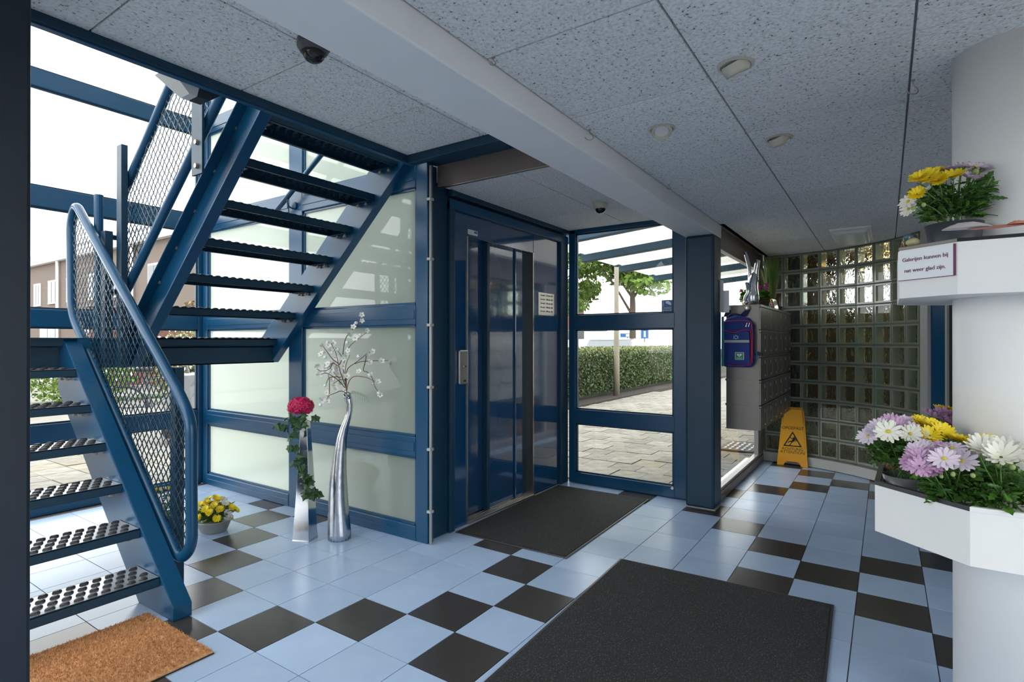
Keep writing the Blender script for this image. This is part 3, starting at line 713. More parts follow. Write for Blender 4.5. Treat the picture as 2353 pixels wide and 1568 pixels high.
# ================================================================== MATS
t = thing('coir_mat', 'brown coir doormat lying at the foot of the stairs', 'doormat', (-.6, .14, 0))
MB().box(-1.05, -.17, .0005, -.105, .43, .004).build('mat_backing', M['black'], t)
MB().box(-1.047, -.167, .004, -.108, .427, .014).build('pile_base', M['coir'], t, bev=.002)
rng = np.random.default_rng(3); n = 26000
cx = rng.uniform(-1.045, -.11, n); cy = rng.uniform(-.165, .425, n); a = rng.uniform(0, 2*PI, n); l = rng.uniform(-.006, .006, (n, 2)); wd = .0022
V = np.zeros((n, 3, 3)); V[:, 0] = np.c_[cx+np.cos(a)*wd, cy+np.sin(a)*wd, np.full(n, .011)]; V[:, 1] = np.c_[cx-np.cos(a)*wd, cy-np.sin(a)*wd, np.full(n, .011)]
V[:, 2] = np.c_[cx+l[:, 0], cy+l[:, 1], rng.uniform(.02, .026, n)]
me = bpy.data.meshes.new('coir_pile'); me.from_pydata(V.reshape(-1, 3).tolist(), [], np.arange(n*3).reshape(-1, 3).tolist()); me.materials.append(M['coir'])
o = bpy.data.objects.new('coir_pile', me); C.objects.link(o); attach(o, t); o['kind'] = 'stuff'
def rubbermat(name, label, c, hx, hy, rot):
    t = thing(name, label, 'mat', c)
    R_ = Matrix.Rotation(rot, 3, 'Z'); c = Vector(c); X, Y = R_ @ Vector((1,0,0)), R_ @ Vector((0,1,0))
    MB().obox(c+Vector((0,0,.004)), X*hx, Y*hy, Vector((0,0,.0035))).build('rubber_edge', M['dkgrey'], t, bev=.002)
    MB().obox(c+Vector((0,0,.007)), X*(hx-.014), Y*(hy-.014), Vector((0,0,.005))).build('speckled_pile', M['mat'], t, bev=.003)
rubbermat('lift_mat', 'speckled charcoal mat lying in front of the lift door', (2.373, -.472, 0), .75, .43, .019)
rubbermat('entrance_mat', 'large speckled charcoal mat in the foreground of the hall', (.98, -1.778, 0), .85, .561, .033)

# ================================================================== PLANT KIT
def petal(m, base, d, up, L_, W_, curl=.25, lift=.0):
    d = d.normalized(); sd = d.cross(up).normalized()
    P = []
    for t_, w_ in ((0, .25), (.35, .8), (.75, 1), (1, .35)):
        c = base+d*(L_*t_)+up*(lift*L_*t_+curl*L_*t_*t_)
        P += [c-sd*W_*.5*w_, c+sd*W_*.5*w_]
    m.add(P, [(0,1,3,2),(2,3,5,4),(4,5,7,6)])
def mum(mt, R_=.030, layers=((17, 1, .10, .15), (14, .8, .45, .1), (9, .55, .9, .05)), W_=.0095, seed=1):
    r = random.Random(seed); m = MB(); up = Vector((0,0,1))
    for n, s_, lf, cu in layers:
        for k in range(n):
            a = 2*PI*(k+r.random()*.35)/n; d = Vector((math.cos(a), math.sin(a), 0))
            petal(m, Vector((0,0,.002))+d*.003, d, up, R_*s_*r.uniform(.88, 1.06), W_, cu, lf+r.uniform(-.06, .06))
    me = m.mesh('flower', mt)
    return me
def daisy(mt, R_=.030, seed=2): return mum(mt, R_, ((14, 1, .08, .04), (10, .9, .22, .02)), .0105, seed)
FM = {'y': mum(M['pyel'], .031, seed=1), 'Y': mum(M['pyel'], .034, ((15, 1, .25, .1), (12, .8, .6, 0)), .011, 5), 'w': daisy(M['pwhi'], .032, 3), 'W': mum(M['pwhi'], .034, ((15, 1, .5, .1), (12, .8, .9, 0)), .010, 6),
      'p': mum(M['ppin'], .034, seed=4), 'P': mum(M['ppin'], .036, ((15, 1, .0, .0), (12, .85, .3, 0), (8, .5, .8, 0)), .0105, 8), 'l': daisy(M['plil'], .036, 9), 'L': mum(M['plil'], .033, seed=10)}
cm = MB().ball((0,0,.004), .006, 8, (1,1,.6)).mesh('flower_centre', M['ywc'], True)
cal = MB().lathe([(.002,-.012), (.007,-.006), (.008,.001)], (0,0,0), 8).mesh('calyx', M['stem'], True)
budm = MB().ball((0,0,0), .0075, 8, (1,1,1.1)).mesh('bud', mat('bud_green', (.3,.36,.12,1), .5), True)
def orient(p, n, s_=1, spin=0):
    n = Vector(n).normalized(); q = n.to_track_quat('Z', 'Y').to_matrix().to_4x4()
    return Matrix.Translation(p) @ q @ Matrix.Rotation(spin, 4, 'Z') @ Matrix.Scale(s_, 4)
def addflower(root, key, p, n, s_, r):
    o = inst(FM[key], 'flower', root, orient(p, n, s_, r.uniform(0, 6)))
    q = bpy.data.objects.new('calyx', cal); C.objects.link(q); q.parent = o
    if key in 'wl':
        q = bpy.data.objects.new('flower_centre', cm); C.objects.link(q); q.parent = o
def mumleaf(m, p, d, up, L_):
    d = d.normalized(); up = (up+Vector((-.55, -.35, 0))+Vector(((p.x*997) % 1-.5, (p.y*991) % 1-.5, 0))*1.4); up = (up-d*up.dot(d)).normalized(); sd = d.cross(up)
    prof = [(0, .05), (.16, .10), (.30, .40), (.38, .20), (.54, .52), (.63, .28), (.78, .40), (.87, .20), (1, .03)]
    L2, R2, Cn = [], [], []
    for t_, w_ in prof:
        c = p+d*L_*t_-up*L_*.18*t_*t_
        Cn.append(c-up*L_*.03); L2.append(c-sd*w_*L_*.5+up*L_*.02); R2.append(c+sd*w_*L_*.5+up*L_*.02)
    n = len(prof); f = []
    for i in range(n-1): f += [(i, i+1, n+i+1, n+i), (i+1, i, 2*n+i, 2*n+i+1)]
    m.add(Cn+L2+R2, f)
def foliage(root, base, flowers, rad, nleaf, hgt, r, lean=(0,0,0), L_=.05, mt='leaf'):
    st = MB(); lf = MB(); lf2 = MB(); base = Vector(base)
    for f in flowers:
        p, n = f[1], f[2]; b0 = base+Vector((r.uniform(-.3, .3)*rad, r.uniform(-.3, .3)*rad, 0)); mid = (b0+p)/2+(p-b0).cross(Vector((0,0,1)))*.0+Vector((0,0,.01)); e = p-n*.012
        st.tube(smooth_path([b0, b0*.6+e*.4+Vector((0,0,.015)), e-n*.03, e], 1), .0017, 5, caps=False)
        for h in range(4):
            t_ = r.uniform(.3, .85); q = b0.lerp(e, t_); a = r.uniform(0, 2*PI); mumleaf(lf, q, Vector((math.cos(a), math.sin(a), r.uniform(.1, .8))), Vector((0,0,1)), L_*r.uniform(.7, 1.15))
    for k in range(nleaf):
        a = r.uniform(0, 2*PI); rr = rad*math.sqrt(r.uniform(.03, 1)); h = r.uniform(.28, 1)
        q = base+Vector((math.cos(a)*rr*(.45+.6*h), math.sin(a)*rr*(.55+.6*h), hgt*h))+Vector(lean)*h
        mumleaf(lf if k % 4 else lf2, q, Vector((math.cos(a)+r.uniform(-.5,.5), math.sin(a)+r.uniform(-.5,.5), r.uniform(-.2, 1.0))), Vector((0,0,1)), L_*r.uniform(.7, 1.3))
    st.build('stems', M['stem'], root, kind='stuff'); lf.build('foliage', M[mt], root, kind='stuff'); lf2.build('foliage', M['leaf2'], root, kind='stuff')
def potplant(name, label, pot_fn, base, flist, rad, nleaf, hgt, seed, fs=1.0, group=None, center=None, L_=.05, buds=6):
    r = random.Random(seed); t = thing(name, label, 'plant', base, group); pot_fn(t)
    fl_ = []; cc = Vector(center) if center is not None else Vector(base)+Vector((0,0,hgt*.25))
    for key, p, s_ in flist:
        p = Vector(p); n = (p-cc).normalized(); n = (n+Vector((-.25, -.12, .25))+Vector((r.uniform(-.2,.2), r.uniform(-.2,.2), r.uniform(0,.2)))).normalized(); fl_.append((key, p, n, s_))
        addflower(t, key, p, n, s_*fs, r)
    foliage(t, Vector(base), fl_, rad, nleaf, hgt, r, L_=L_*.85)
    for k in range(buds):
        f = r.choice(fl_); q = f[1]+Vector((r.uniform(-.03,.03), r.uniform(-.03,.03), -r.uniform(.015,.04)))
        inst(budm, 'bud', t, orient(q, (r.uniform(-.3,.3), r.uniform(-.3,.3), 1), r.uniform(.7, 1.2)))
    return t
def flist(s, depth, jit, seed, ox=0, oy=0, k=1.0):
    r = random.Random(seed); out = []
    for it in s.split():
        key, x, y = it.split(',')[:3]; e = it.split(','); dz = float(e[3]) if len(e) > 3 else r.uniform(-jit, jit); sz = float(e[4]) if len(e) > 4 else 1.0
        out.append((key, at(ox+float(x)*k, oy+float(y)*k, depth+dz), sz))
    return out

# ================================================================== PLANTERS ON THE COLUMN
CC = Vector((1.06, -2.88, 0))
def planter(name, label, pts, z0, z1, trim, soilz, trimm):
    t = thing(name, label, 'planter', (1.06, -2.88, z0)); n = len(pts)
    P = [Vector((*p, 0)) for p in pts]; IN = [CC+(p-CC)*(1-.013/(p-CC).length*1.15) for p in P]
    for i in range(n):
        a, b, c, d = P[i], P[(i+1)%n], IN[(i+1)%n], IN[i]
        MB().prism([a, b, c, d], (0,0,z0), (0,0,z1-trim)).build('side_panel', M['white'], t, bev=.001)
        a2, b2 = [CC+(q-CC)*1.003 for q in (a, b)]; c2, d2 = [CC+(q-CC)*.994 for q in (c, d)]
        MB().prism([a2, b2, c2, d2], (0,0,z1-trim), (0,0,z1)).build('edge_trim', trimm(i), t, bev=.001)
        MB().prism([d, c, CC+(c-CC).normalized()*.167, CC+(d-CC).normalized()*.167], (0,0,z0+.002), (0,0,z0+.012)).build('bottom_board', M['white'], t)
        MB().prism([d, c, CC+(c-CC).normalized()*.167, CC+(d-CC).normalized()*.167], (0,0,z0+.012), (0,0,soilz)).build('soil', M['soil'], t, kind='stuff')
    return t
lowp = [(.700,-2.725), (.906,-2.495), (1.214,-2.505), (1.435,-2.725), (1.435,-3.035), (1.215,-3.255), (.905,-3.255), (.700,-3.035)][::-1]
planter('planter_box', 'lower white octagonal planter box with black rim around the round column', lowp, .677, .848, .014, .79, lambda i: M['white'] if i == 7 else M['dkgrey'])
upp = [(.760,-2.703), (.865,-2.563), (1.255,-2.563), (1.36,-2.703), (1.36,-3.057), (1.255,-3.197), (.865,-3.197), (.760,-3.057)][::-1]
t = planter('planter_box', 'upper white octagonal planter box carrying the Dutch notice', upp, 1.461, 1.628, .010, 1.618, lambda i: M['ink'] if i == 7 else M['grey'])
t.name = 'planter_box'
# notice plate on the front left face
a, b = Vector((.865,-2.563,0)), Vector((.760,-2.703,0)); xd = (b-a).normalized(); nd = Vector((-xd.y, xd.x, 0)); 
if nd.dot(CAM-a) < 0: nd = -nd
mid = (a+b)/2
sn = thing('notice_sign', 'white notice sign with two lines of Dutch text on the upper planter', 'sign', mid+nd*.004)
MB().obox(mid+nd*.0035-xd*.003+Vector((0,0,1.566)), xd*.084, nd*.0025, Vector((0,0,.047))).build('sign_plate', M['paper'], sn)
MB().obox(mid+nd*.0035+xd*.0825+Vector((0,0,1.566)), xd*.0018, nd*.0032, Vector((0,0,.047))).build('sign_edge', M['plum'], sn)
MB().obox(mid+nd*.0035-xd*.003+Vector((0,0,1.5185)), xd*.084, nd*.003, Vector((0,0,.0007))).build('sign_edge', M['plum'], sn)
text('Galerijen kunnen bij', .0172, M['plum'], sn, mid+nd*.0066-xd*.003+Vector((0,0,1.578)), xd, (0,0,1))
text('nat weer glad zijn.', .0172, M['plum'], sn, mid+nd*.0066-xd*.003+Vector((0,0,1.543)), xd, (0,0,1))

def rpot(c, r0, r1, h, m_, nm='pot', wall=.003, n=32):
    def f(t): MB().lathe([(r0, 0), (r1, h), (r1-wall, h), (r1-wall-.002, h-.012), (.004, h-.012)], c, n, cap=False).build(nm, m_, t, smooth=True); MB().lathe([(0.001,h-.014),(r1-wall-.002,h-.012)], c, 16, cap=False).build('potting_soil', M['soil'], t, kind='stuff')
    return f
# --- upper plant: flowers read off the photo at a plane ~1.62 m forward
K = .217
fu = flist('y,330,230,-.03,1 Y,440,230,-.04,1.15 y,540,255,-.05,1 y,510,175,.04,1.05 Y,690,215,-.05,1.1 y,600,150,.06,.9 y,310,400,-.02,.9 w,220,480,0,1 w,225,560,0,.9 w,390,370,.02,.9 p,630,160,.03,1 p,570,190,.08,.9 L,770,120,.0,1 l,800,110,.06,1 l,920,110,-.02,1.1 L,1000,130,.02,1.05 p,960,250,.02,.9 L,860,230,-.03,1 l,930,180,.05,1',
           1.72, .03, 3, 2040, 360, K)
pc = at(2040+700*K, 360+900*K, 1.76)
pc.z = 1.620
potplant('potted_chrysanthemum', 'yellow and lilac chrysanthemums in a dark grey pot on the upper planter', rpot(pc, .064, .076, .072, M['pot']), pc+Vector((0,0,.06)), fu, .085, 330, .12, 11, fs=.84, L_=.046)
# side sprays hanging to the left of the pot belong to it; ornaments in front
bd = thing('bird_figurine', 'small painted bird figurine with a blue cap on the upper planter', 'figurine', (.872, -2.60, 1.628))
c = Vector((.872, -2.60, 1.643)); MB().ball(c, .020, 12, (1.2,1.0,.75)).build('body', M['bird'], bd, smooth=True)
MB().ball(c+Vector((-.002,.012,.017)), .014, 12, (1.1,1.1,.8)).build('head', M['birdb'], bd, smooth=True)
MB().lathe([(.004,0),(.0005,.009)], c+Vector((-.018,.010,.010)), 6).build('beak', M['salmon'], bd)
def tuft(name, label, c, rx, ry, h, n, mt, cat='moss', parent=None, seed=1, L_=.03):
    r = random.Random(seed); m = MB(); c = Vector(c)
    for k in range(n):
        a = r.uniform(0, 2*PI); q = math.sqrt(r.random()); p = c+Vector((math.cos(a)*q*rx, math.sin(a)*q*ry, h*(1-q*q)*r.random()))
        d = Vector((r.uniform(-1,1), r.uniform(-1,1), r.uniform(-.3,.8))).normalized()*L_*r.uniform(.5, 1); s_ = d.cross(Vector((0,0,1))).normalized()*.0011
        m.add([p-s_, p+s_, p+d*.5+s_+Vector((0,0,.004)), p+d*.5-s_+Vector((0,0,.004)), p+d], [(0,1,2,3), (3,2,4)])
    o = m.build(name, mt, parent)
    tag(o, label, cat, kind='stuff'); return o
tuft('dry_moss', 'dry brown moss at the left corner of the upper planter', Vector((.888, -2.580, 1.629)), .016, .012, .012, 130, M['straw'], seed=2, L_=.012)
def crumple(name, label, c, rx, ry, h, mt, seed, cat='cloth', ax=Vector((1,0,0))):
    r = random.Random(seed); n = 14; c = Vector(c); vs = []; ay = Vector((-ax.y, ax.x, 0))
    for i in range(n):
        for j in range(n):
            u, v = i/(n-1)*2-1, j/(n-1)*2-1; k = max(abs(u), abs(v))
            q = math.hypot(u, v)/max(k, .01) if k > 0 else 1; uu, vv = u/q if q else u, v/q if q else v
            z = h*max(0, 1-k**2.2)*r.uniform(.5, 1.1)+.002
            vs.append(c+ax*(uu*rx*r.uniform(.93, 1.05))+ay*(vv*ry*r.uniform(.93, 1.05))+Vector((0,0,z)))
    m = MB(); m.add(vs, [(i*n+j, (i+1)*n+j, (i+1)*n+j+1, i*n+j+1) for i in range(n-1) for j in range(n-1)])
    o = m.build(name, mt, smooth=True); md = o.modifiers.new('s', 'SUBSURF'); md.levels = md.render_levels = 1
    tag(o, label, cat); return o
cl = at(2220, 543, 1.52); cl.z = 1.629
crumple('crumpled_cloth', 'crumpled pale cloth beside the pot on the upper planter', cl, .024, .055, .019, M['cloth'], 4)
cl = at(2290, 538, 1.49); cl.z = 1.629
crumple('crumpled_cloth', 'salmon cloth scrap on the upper planter behind the pale cloth', cl+Vector((.02,.0,0)), .02, .06, .006, M['salmon'], 9)
cl = at(2338, 530, 1.47); cl.z = 1.629
crumple('crumpled_cloth', 'orange cloth scrap on the upper planter at the right picture edge', cl, .018, .024, .013, M['salmon'], 12)

# --- lower planter plants (crop scale .1786 from 1970,920)
K = .1786
fa = flist('l,140,470,0,1 L,230,400,0,1 l,275,330,.03,1 w,400,410,-.05,1.25 p,440,290,.05,1.05 p,520,330,.02,1 L,600,300,.04,1 L,690,330,.05,1 w,680,440,-.05,1.05 W,760,470,-.03,1 l,700,370,.0,.9 y,830,310,.02,1.1 Y,960,340,.0,1 Y,1080,420,-.03,1.15 Y,930,460,-.04,1 y,800,280,.07,1',
           1.80, .03, 5, 1970, 920, K)
pa = atz(1970+620*K, 920+1010*K, .85); pa.z = .80
potplant('potted_chrysanthemum', 'white, pink and yellow chrysanthemums in a grey film pot, left in the lower planter', rpot(pa, .055, .068, .062, M['clearpot']), pa+Vector((0,0,.05)), fa, .10, 230, .15, 12, fs=.92, L_=.055)
fb = flist('P,690,800,.0,1 L,760,660,0,1 p,790,740,-.03,1.1 P,800,850,-.06,1.05 L,860,620,.04,1 P,940,820,-.06,1.15 p,960,900,-.05,1 P,1040,620,.03,1.1 l,1115,760,-.09,1.15 l,1220,630,.0,1.15 l,1340,790,-.09,1.2 L,1290,650,.02,.95 p,900,720,.0,1.1 Y,1310,530,.08,1.15 y,1400,560,.06,1.15 y,1480,540,.08,1 y,1250,520,.09,1',
           1.65, .03, 6, 1970, 920, K)
pb = Vector((.80, -2.705, .795))
potplant('potted_chrysanthemum', 'pink and yellow chrysanthemums growing at the front corner of the lower planter', rpot(pb, .040, .046, .03, M['pot']), pb+Vector((0,0,.01)), fb, .085, 230, .13, 13, fs=.90, L_=.052)
fc = flist('Y,1640,540,.10,1.15 y,1720,560,.06,1.2 y,1570,560,.07,1 W,1600,640,-.03,1.2 W,1850,740,-.08,1.35 W,1870,640,0,1.2 w,1960,680,-.02,1.15 w,2050,760,0,1.2 W,1760,700,0,1 W,2060,690,.05,1', 1.57, .02, 7, 1970, 920, K)
pcx = Vector((.785, -2.80, .795))
potplant('potted_chrysanthemum', 'white and yellow chrysanthemums at the right in the lower planter', rpot(pcx, .040, .046, .03, M['pot']), pcx+Vector((0,0,.01)), fc, .08, 220, .14, 14, fs=.92, L_=.055)
fd = flist('p,950,220,0,1.2 P,1040,210,.0,1.2 p,1100,270,-.02,1.1 p,1130,190,.03,1.1 L,1180,220,.05,1 P,1150,310,-.02,1.1 y,1070,140,.05,.9 y,1180,150,.05,.9 L,1210,280,.03,1 p,1000,270,.03,1 l,1180,420,0,1', 2.0, .03, 8, 1970, 920, K)
pdx = at(1970+1130*K, 920+700*K, 2.0); pdx = Vector((1.10, -2.60, .795))
potplant('potted_chrysanthemum', 'tall pink chrysanthemums on the far side of the lower planter by the column', rpot(pdx, .05, .06, .05, M['pot']), pdx+Vector((0,0,.04)), fd, .08, 170, .16, 15, fs=1.05, L_=.055)
q = atz(1970+720*K, 920+1120*K, .82)
tuft('dry_moss', 'dry straw-coloured moss in front of the grey film pot, lower planter', q, .045, .022, .03, 700, M['straw'], seed=3, L_=.02)
q = atz(1970+420*K, 920+920*K, .83)
tuft('dry_moss', 'dry moss in the left corner of the lower planter', q, .025, .02, .03, 300, M['straw'], seed=4, L_=.02)
q = atz(1970+880*K, 920+1080*K, .83); q.z = .795
t = thing('plant_cup', 'small turquoise striped cup between the flowers in the lower planter', 'cup', q)
MB().lathe([(.022, 0), (.028, .055), (.026, .055), (.02, .01)], q, 20, cap=False).build('cup', mat('turquoise_stripe', (.08, .28, .3, 1), .4, var=.5, vscale=40), t, smooth=True)
mm = MB()
for k in range(10): mm.obox(q+Vector((.0265*math.cos(k*PI/5), .0265*math.sin(k*PI/5), .03)), Vector((-math.sin(k*PI/5), math.cos(k*PI/5), 0))*.003, Vector((math.cos(k*PI/5), math.sin(k*PI/5), 0))*.001, Vector((.0, 0, .02)))
mm.build('cup_stripes', M['paper'], t, kind='stuff')
q = Vector((.80, -2.93, .793))
tuft('bark_chips', 'reddish bark chips on the soil of the lower planter at right', q, .04, .05, .012, 260, mat('bark_chip', (.16, .05, .03, 1), .8), cat='bark', seed=5, L_=.016)

# ================================================================== BOWL, VASES, BLOSSOM
bc = Vector((.70, 1.36, 0))
def bowlf(t): MB().lathe([(.065, 0), (.085, .01), (.115, .085), (.122, .088), (.120, .082), (.105, .07), (.004, .07)], bc, 36, cap=False).build('bowl', M['bowl'], t, smooth=True)
r = random.Random(5); fb2 = []
keys = 'yYyYywyYyYwyYypyYyYwyYyLpyYyyYw'
for k, key in enumerate(keys):
    a = k*2.399; q = math.sqrt((k+.5)/len(keys)); fb2.append((key, bc+Vector((math.cos(a)*q*.145, math.sin(a)*q*.145, .085+.135*math.cos(q*1.25)+r.uniform(-.015, .015))), 1))
potplant('chrysanthemum_bowl', 'yellow chrysanthemums in a low zinc bowl on the floor behind the stairs', bowlf, bc+Vector((0,0,.06)), fb2, .11, 260, .10, 21, fs=.85, L_=.045)
bc = Vector((.55, 1.72, 0))
fb3 = [(k_, Vector((.55, 1.72, .16))+Vector((x, y, z)), 1) for k_, x, y, z in (('w',-.06,.0,.06), ('W',0,.05,.09), ('y',.02,-.03,.11), ('p',-.07,-.06,.03), ('y',.06,.02,.08), ('w',.0,-.07,.05), ('y',-.03,.07,.10), ('p',.06,-.06,.04), ('w',.05,.08,.04))]
potplant('chrysanthemum_pot', 'white, pink and yellow chrysanthemums seen through the handrail wire mesh', rpot(bc, .07, .085, .10, M['pot']), bc+Vector((0,0,.09)), fb3, .085, 110, .10, 22, fs=1, L_=.045)

# pyramid vase
vc = Vector((.96, .70, 0)); yw = .42
t = thing('pyramid_vase', 'tall tapering four-sided silver floor vase holding the ivy', 'vase', vc)
def sq(h, s_, dx=0): return [vc+Vector((dx, -dx*.3, h))+Matrix.Rotation(yw, 3, 'Z') @ Vector((a*s_, b*s_, 0)) for a, b in ((-1,-1),(1,-1),(1,1),(-1,1))]
vs = sq(0, .060)+sq(.012, .058)+sq(.40, .040, .004)+sq(.60, .030, .004)+sq(.79, .023)+sq(.79, .019)+sq(.60, .024)
f = []
for l in range(6): f += [(l*4+k, l*4+(k+1)%4, (l+1)*4+(k+1)%4, (l+1)*4+k) for k in range(4)]
f += [(3,2,1,0), (24,25,26,27)]
MB().add(vs, f).build('vase_body', M['chrome'], t, bev=.003)
# hydrangea and ivy
ti = thing('ivy_and_hydrangea', 'magenta hydrangea head with trailing ivy standing in the pyramid vase', 'flower', vc+Vector((0,0,.7)))
hc = at(691, 935, 3.70); r = random.Random(9); hm = MB()
for k in range(150):
    z = 1-2*(k+.5)/150; a = k*2.399; rr = math.sqrt(1-z*z); n = Vector((rr*math.cos(a), rr*math.sin(a), z))
    if z < -.65: continue
    p = hc+Vector((n.x*.078, n.y*.078, n.z*.062))*r.uniform(.9, 1.06); n = (n+Vector((r.uniform(-.3,.3), r.uniform(-.3,.3), r.uniform(-.3,.3)))).normalized(); s_ = n.orthogonal().normalized(); q2 = n.cross(s_)
    for h in range(4):
        th = h*PI/2+r.uniform(-.2,.2); d = s_*math.cos(th)+q2*math.sin(th); e2 = n.cross(d)
        hm.add([p, p+d*.009-e2*.008+n*.003, p+d*.019+n*.002, p+d*.009+e2*.008+n*.003], [(0,1,2,3)])
MB().ball(hc, .052, 12, (1.1,1.1,.85)).build('flower_core', M['mag'], ti, smooth=True)
hm.build('hydrangea_florets', M['mag'], ti, kind='stuff')
MB().tube([vc+Vector((0,0,.70)), vc+Vector((.0,.0,.80)), hc-Vector((0,0,.04))], .005, 6).build('stem', M['stem'], ti, smooth=True)
def ivyleaf(p, d, n, L_):
    d = d.normalized(); n = (n-d*n.dot(d)).normalized(); s_ = d.cross(n)
    o2 = [(0, 0), (-.12, -.38), (.28, -.30), (.40, -.52), (.60, -.22), (1, 0), (.60, .22), (.40, .52), (.28, .30), (-.12, .38)]
    m = MB(); m.add([p+n*.004]+[p+d*u*L_+s_*v*L_-n*abs(v)*.25*L_ for u, v in o2], [(0, i+1, (i+1) % 10+1) for i in range(10)]); return m
ivy_px = [(690,962),(672,985),(668,1010),(682,1040),(683,1060),(690,1080),(700,1105),(702,1125),(715,1128),(728,1140)]
vine = [at(x, y, 3.60-.01*i) for i, (x, y) in enumerate(ivy_px)]
MB().tube(smooth_path(vine, 2), .0022, 5).tube(smooth_path([at(690,965,3.62), at(668,972,3.6), at(645,975,3.58)], 2), .002, 5).tube(smooth_path([at(698,965,3.62), at(712,968,3.6), at(722,972,3.58)], 1), .002, 5).build('vine', M['stem'], ti, smooth=True)
for k in range(92):
    u = r.random()
    if k < 70: i = min(int(u*(len(vine)-1)), len(vine)-2); p = vine[i].lerp(vine[i+1], u*(len(vine)-1)-i)
    elif k < 84: p = at(690-(u)*52, 962+u*16, 3.6)
    else: p = at(696+u*26, 964+u*6, 3.6)
    p = p+Vector((r.uniform(-.03,.03), r.uniform(-.03,.03), r.uniform(-.025,.025)))
    d = Vector((r.uniform(-.8,.8), r.uniform(-.8,.8), r.uniform(-1,.2)))
    ivyleaf(p, d, Vector((-.8+r.uniform(-.6,.6), -.55+r.uniform(-.6,.6), .5)), r.uniform(.036, .062)).build('ivy_leaf', M['ivy'], ti)

# curved vase
t = thing('curved_vase', 'tall ribbed silver vase with a bent neck beside the ivy vase', 'vase', (1.07, .50, 0))
cvp = [(780,1241,25),(780,1225,25.3),(778.5,1190,23.5),(777.5,1149,21.2),(777.5,1110,19),(778.6,1079,16.6),(781,1043,14),(785,1008,11.3),(791,984,9.2),(799,962,7.4),(803,945,6.8),(803,930,7.2),(800,915,8.2),(797,908,9.0)]
DV = 3.72
pts = [at(x, y, DV) for x, y, r_ in cvp]; rr = [r_*DV/FPX for *_, r_ in cvp]
pts[0].z = 0.0; m = MB(); n = 40; rings = []
for i, (p, r0) in enumerate(zip(pts, rr)):
    for k in range(n):
        a = 2*PI*k/n; q = r0*(1+.025*math.cos(k*PI)); m.v.append(tuple(p+Vector((math.cos(a)*q, math.sin(a)*q, 0))))
for i in range(len(pts)-1): m.f += [(i*n+k, i*n+(k+1)%n, (i+1)*n+(k+1)%n, (i+1)*n+k) for k in range(n)]
m.f.append(tuple(range(n))[::-1])
k0 = len(m.v); 
for k in range(n): a = 2*PI*k/n; m.v.append(tuple(pts[-1]+Vector((math.cos(a)*rr[-1]*.85, math.sin(a)*rr[-1]*.85, 0))))
for k in range(n): a = 2*PI*k/n; m.v.append(tuple(pts[-3]+Vector((math.cos(a)*rr[-3]*.8, math.sin(a)*rr[-3]*.8, 0))))
L0 = (len(pts)-1)*n
m.f += [(L0+k, L0+(k+1)%n, k0+(k+1)%n, k0+k) for k in range(n)]+[(k0+k, k0+(k+1)%n, k0+n+(k+1)%n, k0+n+k) for k in range(n)]
m.build('vase_body', M['ribchrome'], t, smooth=True)
# blossom branches: polylines measured on the crop (scale .1594 from 700,700)
tb_ = thing('blossom_branches', 'bare brown twigs with white artificial blossom in the curved vase', 'branch', pts[-1])
K = .1594
def bp(x, y, dz=0): return at(700+x*K, 700+y*K, DV+dz)
BR = [[(605,1290,0),(590,1100,0),(580,960,.0),(600,850,-.02),(650,730,-.03)], [(600,1290,0),(615,1180,0),(650,1080,.0),(720,1030,-.02),(830,1040,-.04),(920,1060,-.06),(1010,1110,-.07)],
      [(600,1200,0),(600,960,.03),(640,900,.05),(720,850,.08),(800,790,.10),(900,710,.12),(940,680,.12)], [(720,855,.08),(810,820,.1),(960,815,.12),(1110,810,.13),(1230,805,.14),(1360,785,.15)],
      [(890,740,.12),(870,850,.08),(835,960,.05),(900,970,.03),(950,1010,0),(990,1100,-.03),(1010,1180,-.05),(1060,1260,-.06)], [(600,1100,0),(550,950,.06),(560,860,.08),(620,640,.10),(700,550,.12),(820,460,.12),(900,400,.13)],
      [(550,720,.03),(560,620,.05),(590,480,.06),(640,420,.06),(700,350,.06),(790,260,.05),(825,200,.04),(822,150,.04)], [(590,1180,0),(520,1000,-.03),(480,830,-.06),(450,690,-.08),(380,560,-.1)],
      [(480,850,-.06),(400,790,-.08),(330,690,-.1),(270,610,-.12)], [(500,870,-.05),(550,770,0),(490,690,.02),(440,620,.04)], [(580,1200,0),(500,1100,-.05),(400,1030,-.08),(300,980,-.1),(240,1010,-.12)],
      [(600,1280,0),(530,1240,-.04),(440,1280,-.07),(350,1310,-.09),(320,1370,-.1)], [(355,1290,-.09),(360,1100,-.08),(340,1010,-.08)], [(610,1250,0),(560,1080,.03),(640,1080,.02),(500,1080,-.03),(420,1140,-.06)],
      [(520,1050,.0),(430,1040,-.05),(340,1060,-.09),(310,1150,-.1)], [(470,880,-.05),(400,830,-.04),(370,940,-.08),(230,970,-.1),(180,930,-.12)], [(580,1150,0),(470,1040,.04),(400,960,.06),(350,880,.08)]]
for b in BR:
    P = smooth_path([bp(*q) for q in b], 2); nP = len(P)
    MB().tube(P, [.0032*(1-.5*i/nP) for i in range(nP)], 5).build('twig', M['twig'], tb_, smooth=True)
def blossom():
    m = MB()
    for k in range(5):
        a = 2*PI*k/5; d = Vector((math.cos(a), math.sin(a), 0)); e2 = Vector((-d.y, d.x, 0)); up = Vector((0,0,1))
        m.add([d*.001, d*.006-e2*.0055+up*.003, d*.0125-e2*.003+up*.006, d*.0125+e2*.003+up*.006, d*.006+e2*.0055+up*.003], [(0,1,2,3,4)])
    return m.mesh('blossom', M['blos'])
